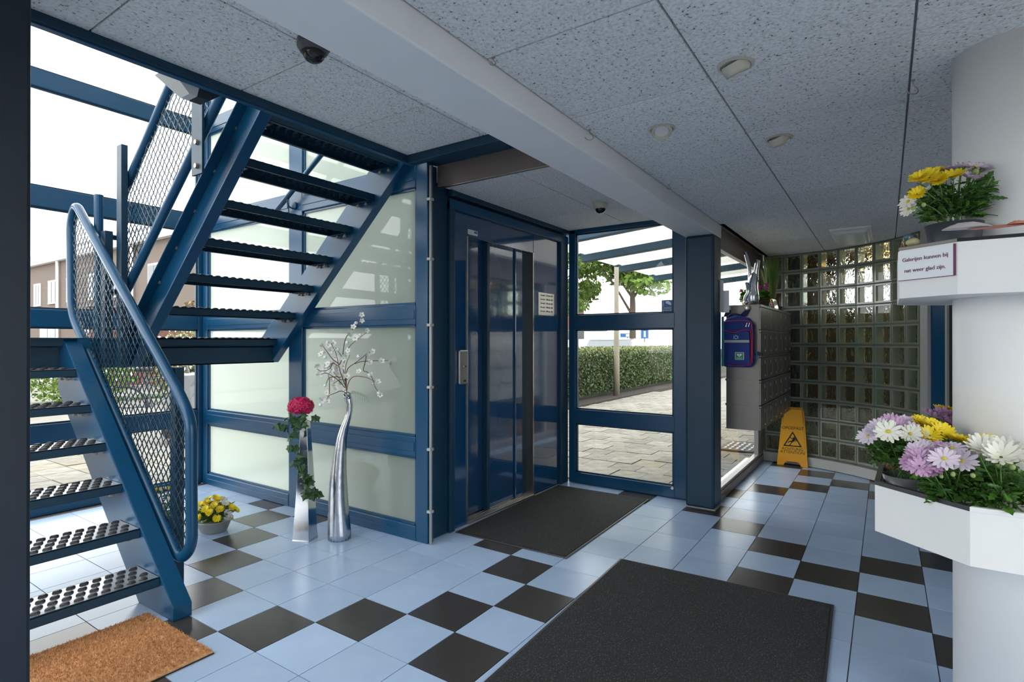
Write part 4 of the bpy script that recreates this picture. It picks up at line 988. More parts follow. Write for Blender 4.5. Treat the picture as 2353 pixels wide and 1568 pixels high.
blm = blossom(); bcen = MB().ball((0,0,.003), .0026, 6).mesh('blossom_centre', M['ywc'], True); bbm = MB().ball((0,0,.004), .0075, 8, (1,1,1.2)).mesh('blossom_bud', M['blos'], True)
BL_ = [(335,540),(255,595),(340,590),(410,560),(280,690),(240,720),(415,675),(370,660),(290,765),(440,765),(590,740),(630,665),(610,555),(640,410),(670,460),(705,325),(750,265),(825,230),(822,150),(730,480),(800,440),(895,375),
       (930,690),(990,685),(780,755),(940,845),(1105,820),(1245,835),(1335,755),(450,905),(320,880),(290,920),(270,970),(205,1010),(180,880),(390,860),(430,960),(400,1040),(550,1035),(610,1035),(420,1090),(520,1130),(425,1170),(450,1225),(300,1165),
       (585,1240),(320,1275),(250,1375),(230,1440),(350,1340),(325,1405),(785,970),(940,1030),(950,1000),(1055,1120),(970,1165),(1070,1280),(1090,1310),(520,860),(560,780),(350,980),(480,1000),(375,820),(460,800),(500,930),(340,860),(380,1080),(305,900),(490,650),(560,890)]
r = random.Random(4)
for i, (x, y) in enumerate(BL_):
    dz = .12 if x > 850 and y < 900 else (-.05 if x < 450 else 0); p = bp(x, y, dz+r.uniform(-.02, .02)); n = (CAM-p).normalized()+Vector((r.uniform(-.7,.7), r.uniform(-.7,.7), r.uniform(-.4,.7)))
    o = inst(blm if i % 4 else bbm, 'blossom', tb_, orient(p, n, r.uniform(1.4, 1.9), r.uniform(0, 6)))
    if i % 4: q2 = bpy.data.objects.new('blossom_centre', bcen); C.objects.link(q2); q2.parent = o
wr = MB()
for k in range(7):
    x1 = 700+k*32; wr.tube(smooth_path([bp(640,1300,0), bp(680+k*8,1240+(k%3)*20,-.01), bp(x1+30,1260+k*12,-.02), bp(x1+40,1340+k*15,-.03)], 2), .0006, 3)
wr.build('grass_wisps', M['leaf'], tb_, kind='stuff')
MB().tube(smooth_path([bp(560,1300,-.04), bp(600,1340,-.05), bp(660,1370,-.04), bp(650,1270,.03), bp(600,1265,.04)], 2, True), .0028, 5, closed=True).build('binding', M['bag2'], tb_)

# ================================================================== LETTERBOXES AND WHAT IS ON THEM
X0, X1, YF, Z0, Z1 = 3.54, 5.26, -1.68, .59, 1.626
t = thing('letterbox_unit', 'grey metal letterbox unit hung in front of the side window, five rows of doors', 'letterboxes', (X0, YF, Z0))
RH = (Z1-Z0)/5; CW = (X1-X0)/6
for r_ in range(5):
    MB().box(X0, YF+.012, Z0+RH*r_+.0015, X0+.01, -1.41, Z0+RH*(r_+1)-.0015).build('side_panel', M['mbox'], t, bev=.001)
MB().box(X0+.01, YF+.02, Z0+.002, X1, -1.415, Z1-.004).build('body', mat('letterbox_back', (.5, .48, .46, 1), .3, metal=.3), t)
for r_ in range(6): MB().box(X0+.01, -1.415, Z0+(Z1-Z0)/5*r_-.012+(.012 if r_ == 0 else 0), X1, -1.400, Z0+(Z1-Z0)/5*r_+(.008 if r_ < 5 else 0)).build('back_lip', M['mbox'], t, bev=.002)
MB().box(X0-.002, YF-.002, Z1-.004, X1, -1.41, Z1+.002).build('top_sheet', M['mbox'], t, bev=.001)
for r_ in range(5):
    for c_ in range(6):
        a, b = X0+CW*c_, Z0+RH*r_
        d_ = MB().box(a+.003, YF, b+.004, a+CW-.003, YF+.014, b+RH-.022).build('letterbox_door', M['mbox'], t, bev=.002)
        MB().box(a+.003, YF-.003, b+RH-.019, a+CW-.003, YF+.014, b+RH-.003).build('letter_flap', M['mbox'], t, bev=.002)
        MB().tube([(a+.20, YF-.004, b+.035), (a+.20, YF+.001, b+.035)], .009, 10).build('lock', M['steel'], d_, bev=.001)
        MB().box(a+.185, YF-.002, b+RH-.075, a+.20, YF, b+RH-.045).build('name_slot', M['steel'], d_)
# hooks + backpack on the left face (plane x = X0)
def disc(y, z, lab):
    o = MB().tube([(X0-.040, y, z), (X0-.001, y, z)], .019, 20).build('wall_hook', M['cream'], bev=.003); tag(o, lab, 'hook')
    MB().tube([(X0-.044, y, z), (X0-.039, y, z)], .008, 12).build('screw', M['steel'], o)
disc(-1.435, 1.60, 'round cream hook nearest the window above the blue rescue backpack'); disc(-1.580, 1.60, 'round cream hook nearest the room above the blue rescue backpack')
bx = thing('rescue_backpack', 'blue backpack with red piping and a green A.E.D. badge hung on the letterboxes', 'backpack', (X0, -1.53, 1.3))
XF = X0-.10
def face(pts, x, dx, nm, m_, bev=.012):   # pts (y,z)
    return MB().yz(pts, x, x+dx).build(nm, m_, bx, bev=bev)
yl, yr = -1.445, -1.630      # left as seen = nearer window
body = [(yl, 1.12), (yl-.02, 1.09), (yr+.02, 1.09), (yr, 1.12), (yr+.002, 1.42), (yr+.03, 1.475), (-1.54, 1.50), (yl-.03, 1.475), (yl, 1.43)]
face(body, XF+.03, .07, 'body', M['bag'])
pk = face([(yl-.012, 1.11), (yr+.022, 1.11), (yr+.016, 1.12), (yr+.018, 1.36), (yr+.03, 1.378), (-1.56, 1.375), (-1.52, 1.352), (-1.48, 1.372), (yl-.02, 1.375), (yl-.012, 1.36)], XF+.006, .03, 'front_pocket', M['bag'], .008)
for pth in ([(yl-.005, 1.105), (yr+.018, 1.105), (yr+.010, 1.13), (yr+.010, 1.36), (yr+.024, 1.381), (-1.56, 1.379), (-1.52, 1.356), (-1.48, 1.376), (yl-.018, 1.379), (yl-.008, 1.36)],
            [(yr+.004, 1.13), (yr+.004, 1.425), (yr+.02, 1.452), (-1.54, 1.455), (yl-.02, 1.450)]):
    MB().tube(smooth_path([(XF+.012 if i_ == 0 else XF+.012, p[0], p[1]) for i_, p in enumerate(pth)], 1, len(pth) > 6), .003, 6, closed=len(pth) > 6).build('piping', M['red'], bx, smooth=True)
MB().box(XF, yr+.02, 1.283, XF+.008, yl-.016, 1.303).build('reflective_strip', M['pvc'], pk)
bd_ = MB().box(XF, -1.580, 1.150, XF+.007, -1.530, 1.208).build('badge', M['paper'], pk, bev=.001)
MB().box(XF-.001, -1.577, 1.153, XF, -1.533, 1.205).build('badge_field', M['green'], bd_)
hp = []
for k in range(24):
    a_ = 2*PI*k/24; hp.append((-1.555-.0009*16*math.sin(a_)**3, 1.186+.0009*(13*math.cos(a_)-5*math.cos(2*a_)-2*math.cos(3*a_)-math.cos(4*a_))))
MB().yz(hp, XF-.0018, XF-.001).build('heart', M['paper'], bd_)
MB().yz([(-1.552, 1.194), (-1.558, 1.184), (-1.554, 1.184), (-1.557, 1.174), (-1.550, 1.186), (-1.5535, 1.186), (-1.550, 1.194)], XF-.0024, XF-.0018).build('bolt_sign', M['green'], bd_)
text('A.E.D', .0125, M['paper'], bd_, (XF-.0022, -1.555, 1.1575), (0, -1, 0), (0, 0, 1))
star = MB()
for k in range(3):
    a_ = PI*k/3+PI/2; star.obox((XF+.003, -1.535, 1.325), (.0015, 0, 0), (0, math.cos(a_)*.017, math.sin(a_)*.017), (0, -math.sin(a_)*.0042, math.cos(a_)*.0042))
star.build('star_emblem', mat('pale_blue_print', (.25, .5, .75, 1), .5), pk)
for k, (z, w_) in enumerate(((1.18, .020), (1.20, .016), (1.16, .018), (1.225, .014))): MB().obox((XF+.004, -1.485, z), (.001, 0, 0), (0, .004, 0), (0, 0, w_*.35)).build('side_print', M['bag2'], pk)
for ya, yb, tw in ((-1.480, -1.468, .018), (-1.592, -1.560, .022)):
    MB().yz([(ya-.012, 1.545), (ya+.012, 1.545), (yb+tw, 1.49), (yb-tw, 1.49)], X0-.03, X0-.014).build('shoulder_strap', M['bag2'], bx, bev=.004)
MB().tube(smooth_path([(XF+.06, -1.48, 1.485), (XF+.05, -1.50, 1.508), (XF+.05, -1.54, 1.508), (XF+.06, -1.56, 1.485)], 2), .007, 8).build('grab_handle', M['bag2'], bx, smooth=True)
MB().tube(smooth_path([(XF+.05, yr-.008, 1.22), (XF+.04, yr-.02, 1.19), (XF+.05, yr-.008, 1.15), (XF+.06, yr-.0, 1.18)], 2, True), .004, 6, closed=True).build('side_ring', M['stick'], bx, smooth=True)
MB().box(XF+.05, yr-.045, 1.185, XF+.07, yr-.0, 1.21).build('side_buckle', M['black'], bx, bev=.004)
for k in range(2): MB().tube([(XF+.018, yr+.02+.014*k, 1.435), (XF+.014, yr+.026+.014*k, 1.405)], .0025, 6).build('zip_puller', M['chrome'], bx)
for ch in bx.children_recursive:
    for v in ch.data.vertices:
        v.co.y = -1.512+(v.co.y+1.5375)*1.36; v.co.z = 1.09+(v.co.z-1.09)*1.05+.022
t = thing('turquoise_strip', 'narrow turquoise plastic strip standing between the blue column and the backpack', 'strip', (3.42, -1.42, 1.1))
MB().box(3.395, -1.425, 1.12, 3.41, -1.404, 1.53).build('strip', M['turq'], t, bev=.006)
t = thing('leaflet_holder', 'clear leaflet holder fixed on the side of the blue column', 'holder', (3.26, -1.42, 1.55))
MB().box(3.30, -1.428, 1.56, 3.378, -1.415, 1.82).build('clear_pocket', M['lampcap'], t, bev=.002)
MB().box(3.378, -1.47, 1.56, 3.382, -1.415, 1.74).build('leaflet', M['paper'], t)

# objects on top of the letterboxes
ZT = Z1+.002
rv = thing('rabbit_vase', 'polished silver rabbit-shaped vase with two tall ears on the letterboxes', 'vase', (3.70, -1.60, ZT))
q = Vector((3.70, -1.588, ZT)); RS = lambda v, k=1.0: Vector((v[0], v[1], v[2]))*k
body = [((0,0,.0),.030),((0,0,.012),.045),((0,0,.05),.053),((0,0,.10),.050),((0,0,.15),.044),((0,0,.19),.045),((0,-.005,.225),.040),((0,-.018,.255),.032),((0,-.03,.27),.028)]
MB().tube([q+Vector(p) for p, _ in body], [r_ for _, r_ in body], 20).build('body', M['chrome'], rv, smooth=True)
for dy, top, w_ in ((.030, (0, .060, .46), .016), (-.036, (0, -.045, .385), .021)):
    MB().tube(smooth_path([q+Vector((0, dy*.8, .20)), q+Vector((0, dy*.7, .27)), q+Vector((0, dy*.9, .34)), q+Vector(top)], 1), [w_*.9, w_*.95, w_, w_*1.0, w_*.95, w_*.8], 14).build('ear', M['chrome'], rv, smooth=True)
MB().tube(smooth_path([q+Vector((-.03, .045, .02)), q+Vector((-.045, .05, .07)), q+Vector((-.05, .02, .11)), q+Vector((-.05, .03, .15)), q+Vector((-.03, .045, .19))], 2), .018, 10).build('arm', M['chrome'], rv, smooth=True)
MB().ball(q+Vector((-.02, .045, .03)), .030, 12, (1.2, 1, .8)).build('foot', M['chrome'], rv, smooth=True)
def geranium(label, c, seed, R_, potm):
    t = thing('potted_geranium', label, 'plant', c); r = random.Random(seed); c = Vector(c)
    MB().lathe([(.04, 0), (.055, .075), (.058, .078), (.052, .078), (.048, .065), (.003, .065)], c, 24, cap=False).build('pot', potm, t, smooth=True)
    lf = MB(); fl_ = MB(); st = MB()
    for k in range(60):
        a = r.uniform(0, 6.28); h = r.uniform(.06, .15); p = c+Vector((math.cos(a)*R_*r.random(), math.sin(a)*R_*r.random(), h)); n = Vector((math.cos(a)*.7, math.sin(a)*.7, 1)).normalized(); s_ = n.orthogonal(); e_ = n.cross(s_)
        lf.add([p]+[p+(s_*math.cos(q_*PI/5)+e_*math.sin(q_*PI/5))*.019*(1+.15*(q_ % 2))+n*.004 for q_ in range(10)], [(0, q_+1, (q_+1) % 10+1) for q_ in range(10)])
    for k in range(6):
        a = r.uniform(0, 6.28); hc = c+Vector((math.cos(a)*R_*.7, math.sin(a)*R_*.7, r.uniform(.15, .21))); st.tube([c+Vector((0,0,.06)), hc], .002, 4)
        for j in range(26):
            n = Vector((r.gauss(0,1), r.gauss(0,1), r.gauss(.3,1))).normalized(); p = hc+n*.020; s_ = n.orthogonal(); e_ = n.cross(s_)
            fl_.add([p-s_*.007, p-e_*.007, p+s_*.007, p+e_*.007], [(0,1,2,3)])
    lf.build('foliage', M['leaf2'], t, kind='stuff'); fl_.build('flower_heads', M['fuch'], t, kind='stuff'); st.build('stems', M['stem'], t, kind='stuff')
geranium('fuchsia flowers in a cream pot left of the silver rabbit vase', (3.95, -1.50, ZT), 1, .07, M['terra'])
geranium('fuchsia flowers in a brown pot between the rabbit vase and the grass', (4.05, -1.615, ZT), 2, .05, M['brown'])
t = thing('ornamental_grass', 'tall green ornamental grass on the letterboxes against the glass blocks', 'plant', (4.6, -1.58, ZT)); r = random.Random(3); gm = MB(); gm2 = MB()
gc = Vector((4.60, -1.59, ZT))
MB().lathe([(.05, 0), (.062, .07), (.058, .07), (.052, .055), (.003, .055)], gc, 24, cap=False).build('pot', M['brown'], t, smooth=True)
for k in range(260):
    a = r.uniform(0, 6.28); d = Vector((math.cos(a), math.sin(a), 0)); ln = r.uniform(.05, .34); h = r.uniform(.30, .56); b0 = gc+d*r.uniform(0, .035)+Vector((0,0,.05)); s_ = Vector((-d.y, d.x, 0))*.0022
    d = Vector((d.x*.9, max(min(d.y*.55, .40), -.5), 0))
    P = [b0, b0+d*ln*.2+Vector((0,0,h*.5)), b0+d*ln*.55+Vector((0,0,h*.88)), b0+d*ln*1.0+Vector((0,0,h*.9))]
    vs = [];
    for i_, p in enumerate(P): w_ = (1, .9, .6, .1)[i_]; vs += [p-s_*w_, p+s_*w_]
    (gm if k % 3 else gm2).add(vs, [(0,1,3,2),(2,3,5,4),(4,5,7,6)])
gm.build('grass_blades', M['leaf2'], t, kind='stuff'); gm2.build('grass_blades', M['hedget'], t, kind='stuff')
t = thing('photo_frame', 'small gold-edged tilted picture frame at the front edge of the letterboxes', 'frame', (4.35, -1.64, ZT))
fr_ = MB().obox((4.42, -1.645, ZT+.052), (.06, -.01, 0), (.003, .012, .05), (.001, .006, -.001)).build('frame', M['mirror_frame'], t, bev=.002)
MB().obox((4.42, -1.655, ZT+.052), (.05, -.008, 0), (.0024, .010, .04), (.0005, .003, -.0005)).build('mirror', M['chrome'], t)
for k, (x, y, m_, s_, lb) in enumerate(((4.10, -1.655, M['paper'], .018, 'small white ornament nearest the silver rabbit vase'), (4.19, -1.65, M['green'], .016, 'small green ornament beside the white one on the letterboxes'), (4.27, -1.655, M['salmon'], .019, 'small reddish ornament next to the gold picture frame'), (4.75, -1.64, M['black'], .03, 'small black box at the far end of the letterboxes'))):
    if k < 3: o = MB().ball((x, y, ZT+s_*.9), s_, 10, (1.1, 1, .9)).ball((x-.004, y, ZT+s_*2.2), s_*.6, 8).build('ornament', m_, smooth=True)
    else: o = MB().box(x-s_, y-s_, ZT, x+s_, y+s_, ZT+.045).box(x-s_-.002, y-s_-.002, ZT+.038, x+s_+.002, y+s_+.002, ZT+.047).build('small_box', m_, bev=.003)
    tag(o, lb, 'ornament' if k < 3 else 'box')

# ================================================================== WET FLOOR SIGN
t = thing('wet_floor_sign', 'yellow folding wet floor warning sign leaning before the glass blocks', 'sign', (5.10, -1.72, 0))
bl = Vector((5.205, -1.555, 0)); brr = Vector((5.215, -1.845, 0)); xd = (brr-bl).normalized(); mid = (bl+brr)/2
up = (Vector((0, 0, 1))+Vector((xd.y, -xd.x, 0))*-.16).normalized(); nd = xd.cross(up).normalized()
if nd.dot(CAM-mid) < 0: nd = -nd
def SP(u, v, n_=0): return mid+xd*u+up*v+nd*n_
outer = [(-.148, 0), (-.085, 0), (-.062, .045), (.058, .045), (.085, 0), (.148, 0), (.100, .60), (.092, .625), (-.062, .625), (-.085, .60)]
def spoly(pts, n0, n1, nm, m_, bev=0): return MB().prism([SP(*p) for p in pts], nd*n0, nd*n1).build(nm, m_, t, bev=bev)
# front leaf with a handle opening: build as strips around the slot
spoly([(-.148, 0), (-.085, 0), (-.062, .045), (.058, .045), (.085, 0), (.148, 0), (.114, .50), (-.108, .50)], -.006, .006, 'front_leaf', M['yel'], .002)
spoly([(-.108, .50), (-.060, .50), (-.052, .51), (-.052, .535), (-.078, .545)], -.006, .006, 'front_leaf', M['yel'])
spoly([(.060, .50), (.114, .50), (.101, .615), (.094, .625), (.060, .625)], -.006, .006, 'handle_side', M['yel'])
spoly([(-.055, .585), (.060, .585), (.060, .625), (-.055, .625)], -.006, .006, 'handle_top', M['yel'])
spoly([(-.122, .115), (.122, .115), (.098, .50), (-.098, .50)], .006, .009, 'raised_panel', M['yel'], .002)
ribs = MB()
for k in range(7):
    for sg in (-1, 1):
        a0 = (sg*(.012+.016*k), .106-.0*k); b0 = (sg*(.055+.014*k), .030)
        if abs(b0[0]) > .135: b0 = (sg*.135, .05)
        ribs.prism([SP(a0[0]-.002, a0[1]), SP(a0[0]+.002, a0[1]), SP(b0[0]+.002, b0[1]), SP(b0[0]-.002, b0[1])], nd*.006, nd*.008)
ribs.build('ribs', M['yel'], t, kind='stuff')
back = nd*-.0; off = Vector((xd.y, -xd.x, 0)); off = off if off.dot(CAM-mid) < 0 else -off
MB().prism([mid+xd*u*.95+off*(.15-.13*v/.6)+Vector((0, 0, v)) for u, v in ((-.14, .0), (.14, .0), (.09, .60), (-.08, .60))], (0,0,0), off*.01).build('rear_leaf', M['yel'], t)
tri = lambda s_: [(-.088*s_+.0, .205-.0+.03*(1-s_)), (.088*s_, .205+.03*(1-s_)), (0, .36-.055*(1-s_)-.01*(1-s_))]
cy_ = (.205+.205+.365)/3
def triang(k): return [(u*k, cy_+(v-cy_)*k) for u, v in ((-.090, .205), (.090, .205), (0, .365))]
o1, i1 = triang(1), triang(.78)
m = MB()
for a in range(3):
    b = (a+1) % 3; m.prism([SP(*o1[a]), SP(*o1[b]), SP(*i1[b]), SP(*i1[a])], nd*.009, nd*.0105)
m.build('warning_triangle', M['ink'], t)
MB().prism([SP(.020+.0075*math.cos(k*PI/5), .308+.0075*math.sin(k*PI/5)) for k in range(10)], nd*.009, nd*.0105).build('figure_head', M['ink'], t)
for pts in ([(.012,.302),(.026,.296),(.020,.262),(-.004,.252),(-.012,.262)], [(.010,.302),(-.012,.292),(-.020,.306),(-.024,.302),(-.014,.284),(.012,.292)], [(.024,.296),(.036,.276),(.034,.256),(.029,.256),(.030,.274),(.018,.286)],
            [(-.006,.266),(-.030,.262),(-.046,.244),(-.042,.238),(-.026,.252),(.0,.252)], [(.006,.256),(-.014,.236),(-.018,.216),(-.030,.216),(-.034,.221),(-.025,.222),(-.018,.242),(-.002,.258)]):
    MB().prism([SP(*p) for p in pts], nd*.009, nd*.0105).build('figure_limb', M['ink'], t)
for s_, z_, b_ in (('OPGEPAST', .044, .385), ('ACHTUNG', .042, .165), ('ATTENTION', .042, .130)):
    text(s_, z_, M['ink'], t, SP(0, b_, .0095), xd, up)

# ================================================================== CEILING FITTINGS
def spot(label, x, y, ang, group=None):
    t = thing('ceiling_spotlight', label, 'lamp', (x, y, 2.27))
    c = Vector((x, y, 2.27))
    MB().lathe([(.052, -.001), (.060, -.001), (.060, -.004), (.050, -.006), (.048, -.001)], c, 32, cap=False).build('trim_ring', M['cream'], t, smooth=False)
    R3 = Matrix.Rotation(ang, 3, 'Z') @ Matrix.Rotation(.55, 3, 'Y')
    m = MB().lathe([(.045, .01), (.047, -.006), (.044, -.020), (.037, -.030), (.035, -.028), (.030, -.016), (.004, -.012)], (0,0,0), 28, cap=False); m.v = [tuple(c+R3 @ Vector(v)) for v in m.v]
    m.build('eyeball', M['cream'], t, smooth=True)
    m = MB().lathe([(.002, -.0185), (.030, -.0185)], (0,0,0), 20, cap=False); m.v = [tuple(c+R3 @ Vector(v)) for v in m.v]; m.build('lens', M['lampcap'], t)
spot('cream eyeball spotlight nearest the camera, at the top of the picture', .655, -2.10, 2.6)
spot('cream eyeball spotlight nearest the white beam, its lens turned away', 1.07, -1.70, .3)
spot('cream eyeball spotlight farthest right and deepest in the hall', 1.49, -2.115, 2.6)
def hook(label, x, y, s_=1, z=2.27):
    t = thing('ceiling_hook', label, 'hook', (x, y, z)); c = Vector((x, y, z))
    MB().tube(smooth_path([c, c+Vector((.0, 0, -.018*s_)), c+Vector((.006, -.008, -.026))*s_, c+Vector((.012, -.016, -.038))*s_, c+Vector((.006, -.009, -.052))*s_, c+Vector((-.008, .011, -.052))*s_, c+Vector((-.014, .019, -.040))*s_], 2), .0022*max(s_, .7), 8).build('hook', M['bolt'], t, smooth=True)
    MB().lathe([(.006, -.003), (.006, 0)], c, 10).build('collar', M['bolt'], t)
hook('bent metal ceiling hook close to the white beam', .90, -1.43, .9); hook('bent metal ceiling hook near the white column', 1.13, -2.61, 1.0)
hook('small closed ceiling hook at the beam near the top of the picture', .15, -1.44, .5); hook('small ceiling hook at the beam farther into the hall', 1.96, -1.44, .5)
t = thing('ceiling_light', 'rounded rectangular ceiling light above the far letterboxes', 'lamp', (4.35, -2.28, 2.27))
MB().box(4.03, -2.41, 2.215, 4.66, -2.15, 2.268).build('diffuser', M['lampcap'], t, bev=.03); MB().box(4.01, -2.43, 2.255, 4.68, -2.13, 2.27).build('base', M['white'], t, bev=.006)
def dome(label, c, r0, m_):
    t = thing('dome_camera', label, 'camera', c); c = Vector(c)
    MB().lathe([(r0, 0), (r0*1.02, -.4*r0), (r0*.8, -.75*r0), (r0*.7, -.75*r0)], c, 32, cap=False).build('housing', m_, t, smooth=False, bev=.001)
    MB().lathe([(r0*.70, -.72*r0)]+[(r0*.70*math.cos(a*PI/16), -.72*r0-r0*.66*math.sin(a*PI/16)) for a in range(1, 9)], c, 28, cap=False).build('dome', M['dome'], t, smooth=True)
dome('dome camera with a cream housing under the lowered lift ceiling', (2.51, -.735, 2.37), .056, M['cream'])
dome('smoked dome camera half hidden behind the white beam at the top', (.02, -.665, 2.5), .062, M['dkgrey'])
# camera sticker on window_1 pane (seen mirrored from inside)
t = thing('camera_sticker', 'square blue camera notice sticker on the upper clear window pane', 'sticker', (3.33, -.97, 1.63))
MB().box(3.3305, -1.021, 1.578, 3.3312, -.926, 1.680).build('film', M['stick'], t)
text('Camera-', .020, M['paper'], t, (3.3300, -.973, 1.606), (0, -1, 0), (0, 0, 1), mirror=True, depth=.0003); text('bewaking', .020, M['paper'], t, (3.3300, -.973, 1.587), (0, -1, 0), (0, 0, 1), mirror=True, depth=.0003)
MB().yz([(-.985, 1.672), (-1.006, 1.655), (-1.010, 1.640), (-1.003, 1.634), (-.965, 1.652), (-.960, 1.668)], 3.3298, 3.3305).build('camera_icon', M['paper'], t)
MB().box(3.3298, -.944, 1.625, 3.3305, -.940, 1.672).build('icon_bracket', M['paper'], t)

# ================================================================== OUTSIDE
gr = struct('ground')
MB().box(-60, 2.9, -.25, 90, 90, -.052).build('far_paving', M['paver'], gr); MB().box(3.45, -60, -.25, 90, 2.9, -.052).build('far_paving', M['paver'], gr)
MB().box(-60, -60, -.25, -2.35, 2.9, -.052).build('far_paving', M['paver'], gr); MB().box(-2.35, -60, -.25, 3.45, -4.4, -.052).build('far_paving', M['paver'], gr)
MB().box(-2.35, 2.86, -.25, 3.45, 2.9, -.052).build('far_paving', M['paver'], gr); MB().box(1.42, .2, -.25, 3.45, 2.9, -.052).build('far_paving', M['paver'], gr)
pv = [MB().box(.004, .004, -.05, .296, .296, 0).mesh('paving_stone', M['pav']), MB().box(.004, .004, -.05, .296, .296, 0).mesh('paving_stone', M['pavs'])]
rp = random.Random(8); pcells = []
for i in range(0, 32):         # beyond window_1 / window_4: rows along y, running bond
    for j in range(-6, 20):
        x = 3.46+.3*i; y = -1.29+.3*j+(.15 if i % 2 else 0)
        if y > 2.6 or (x < 3.5 and y < -1.3): continue
        pcells.append((x, y))
for i in range(-8, 6):
    for j in range(0, 12): pcells.append((i*.3, 2.92+j*.3))
pl = []
for x, y in pcells:
    d = Vector((x+.15, y+.15, 0))-CAM; z = d.dot(FW); u = d.dot(RT)/max(z, .1)*FPX+1176; v = 784-d.dot(UP)/max(z, .1)*FPX
    vis = z > .5 and ((1300 < u < 1760 and v > 860 and y < 2.6) or (60 < u < 480 and y > 2.9)); pl.append((0 if vis else 1, z, x, y))
pl.sort(); rs = MB(); cnt = 0
for v, z, x, y in pl:
    dz = rp.uniform(-.004, .004)-.004
    if v == 0 and cnt < 290: inst(pv[1 if (rp.random() < .15 and x < 5) else 0], 'paving_stone', gr, Matrix.Translation((x, y, dz))); cnt += 1
    else: rs.box(x+.004, y+.004, -.05, x+.296, y+.296, dz)
rs.build('further_paving_stones', M['pav'], gr, kind='stuff')

def leafcloud(name, mt, parent, centers, n, size, seed, kind='stuff', flat=0.):
    rg = np.random.default_rng(seed); cs = np.array([c for c, _ in centers]); rs_ = np.array([r_ for _, r_ in centers], float)
    vol = rs_.prod(1); idx = rg.choice(len(cs), n, p=vol/vol.sum())
    d = rg.normal(size=(n, 3)); d /= np.linalg.norm(d, axis=1)[:, None]; rad = rg.random(n)**.45
    P = cs[idx]+d*rs_[idx]*rad[:, None]
    u = rg.normal(size=(n, 3)); u /= np.linalg.norm(u, axis=1)[:, None]; v = np.cross(u, rg.normal(size=(n, 3))); v /= np.linalg.norm(v, axis=1)[:, None]
    s_ = size*rg.uniform(.6, 1.3, n)[:, None]; Q = np.stack([P-u*s_, P-v*s_*.5, P+u*s_, P+v*s_*.5], 1).reshape(-1, 3)
    me = bpy.data.meshes.new(name); me.from_pydata(Q.tolist(), [], np.arange(4*n).reshape(-1, 4).tolist()); me.materials.append(mt)
    o = bpy.data.objects.new(name, me); C.objects.link(o)
    if parent is not None: attach(o, parent)
    if kind: o['kind'] = kind
    return o
# hedge
hg = thing('hedge', 'long clipped hedge beyond the clear window with pinkish new tips', 'hedge', (14, 3.4, 0)); rg = np.random.default_rng(5)
def boxcloud(name, mt, parent, lo, hi, n, size, seed):
    rg = np.random.default_rng(seed); P = rg.uniform(lo, hi, (n, 3)); u = rg.normal(size=(n, 3)); u /= np.linalg.norm(u, axis=1)[:, None]
    v = np.cross(u, rg.normal(size=(n, 3))); v /= np.linalg.norm(v, axis=1)[:, None]; s_ = size*rg.uniform(.6, 1.3, n)[:, None]
    Q = np.stack([P-u*s_, P-v*s_*.5, P+u*s_, P+v*s_*.5], 1).reshape(-1, 3); me = bpy.data.meshes.new(name)
    me.from_pydata(Q.tolist(), [], np.arange(4*n).reshape(-1, 4).tolist()); me.materials.append(mt); o = bpy.data.objects.new(name, me); C.objects.link(o); attach(o, parent); o['kind'] = 'stuff'; return o
MB().box(6.5, 3.22, -.02, 24, 4.2, 1.02).build('hedge_core', M['hedgein'], hg)
boxcloud('hedge_leaves', M['hedge'], hg, (6.4, 3.02, .12), (20, 3.30, 1.06), 26000, .035, 1)
boxcloud('hedge_leaves', M['hedge'], hg, (6.4, 3.05, .95), (20, 4.2, 1.12), 12000, .035, 2)
boxcloud('hedge_tips', M['hedget'], hg, (6.4, 3.02, 1.0), (20, 4.2, 1.20), 9000, .030, 3)
MB().box(6.2, 2.62, -.05, 24, 3.2, .03).build('soil_strip', M['soil'], hg)
t = thing('lamp_post', 'weathered slim pole standing in front of the hedge', 'pole', (11.2, 2.88, 0))
MB().lathe([(.075, 0), (.070, .9), (.055, 2.5), (.045, 5.5)], (11.2, 2.88, 0), 16).build('pole', M['polec'], t, smooth=True)
def tree(name, label, base, h, crown, n, size, seed, leafm, group=None):
    t = thing(name, label, 'tree', base); b = Vector(base); r = random.Random(seed)
    MB().tube([b, b+Vector((0, 0, h*.35)), b+Vector((.05, .05, h*.55))], [h*.022, h*.018, h*.013], 8).build('trunk', M['bark'], t, smooth=True)
    for k in range(9):
        a = r.uniform(0, 6.28); s0 = b+Vector((.03, .03, h*r.uniform(.3, .5))); e_ = s0+Vector((math.cos(a)*h*.28, math.sin(a)*h*.28, h*r.uniform(.2, .42)))
        MB().tube(smooth_path([s0, s0.lerp(e_, .5)+Vector((0, 0, h*.05)), e_], 1), [h*.009, h*.007, h*.005, h*.002, h*.002][:len(smooth_path([s0, s0, e_], 1))], 5).build('branch', M['bark'], t)
    cs = [(tuple(b+Vector((r.gauss(0, crown*.45), r.gauss(0, crown*.45), h*r.uniform(.45, .95)))), (crown*r.uniform(.25, .45),)*2+(crown*r.uniform(.15, .25),)) for _ in range(26)]
    leafcloud('crown', leafm, t, cs, n, size, seed)
tree('deciduous_tree', 'bright green spreading tree behind the hedge, right in the clear window', (24.6, 7.8, 0), 8.6, 3.6, 15000, .16, 3, M['tree'])
tree('deciduous_tree', 'smaller loose green tree left of the lamp post behind the hedge', (25.0, 12.2, 0), 6.0, 2.4, 8000, .14, 4, M['tree'])
tree('deciduous_tree', 'leafy tree seen through the left windows beside the brick houses', (7.6, 13.4, 0), 4.4, 1.2, 3000, .09, 7, mat('reddish_leaf', (.20, .13, .07, 1), .7, var=.4, vscale=3))
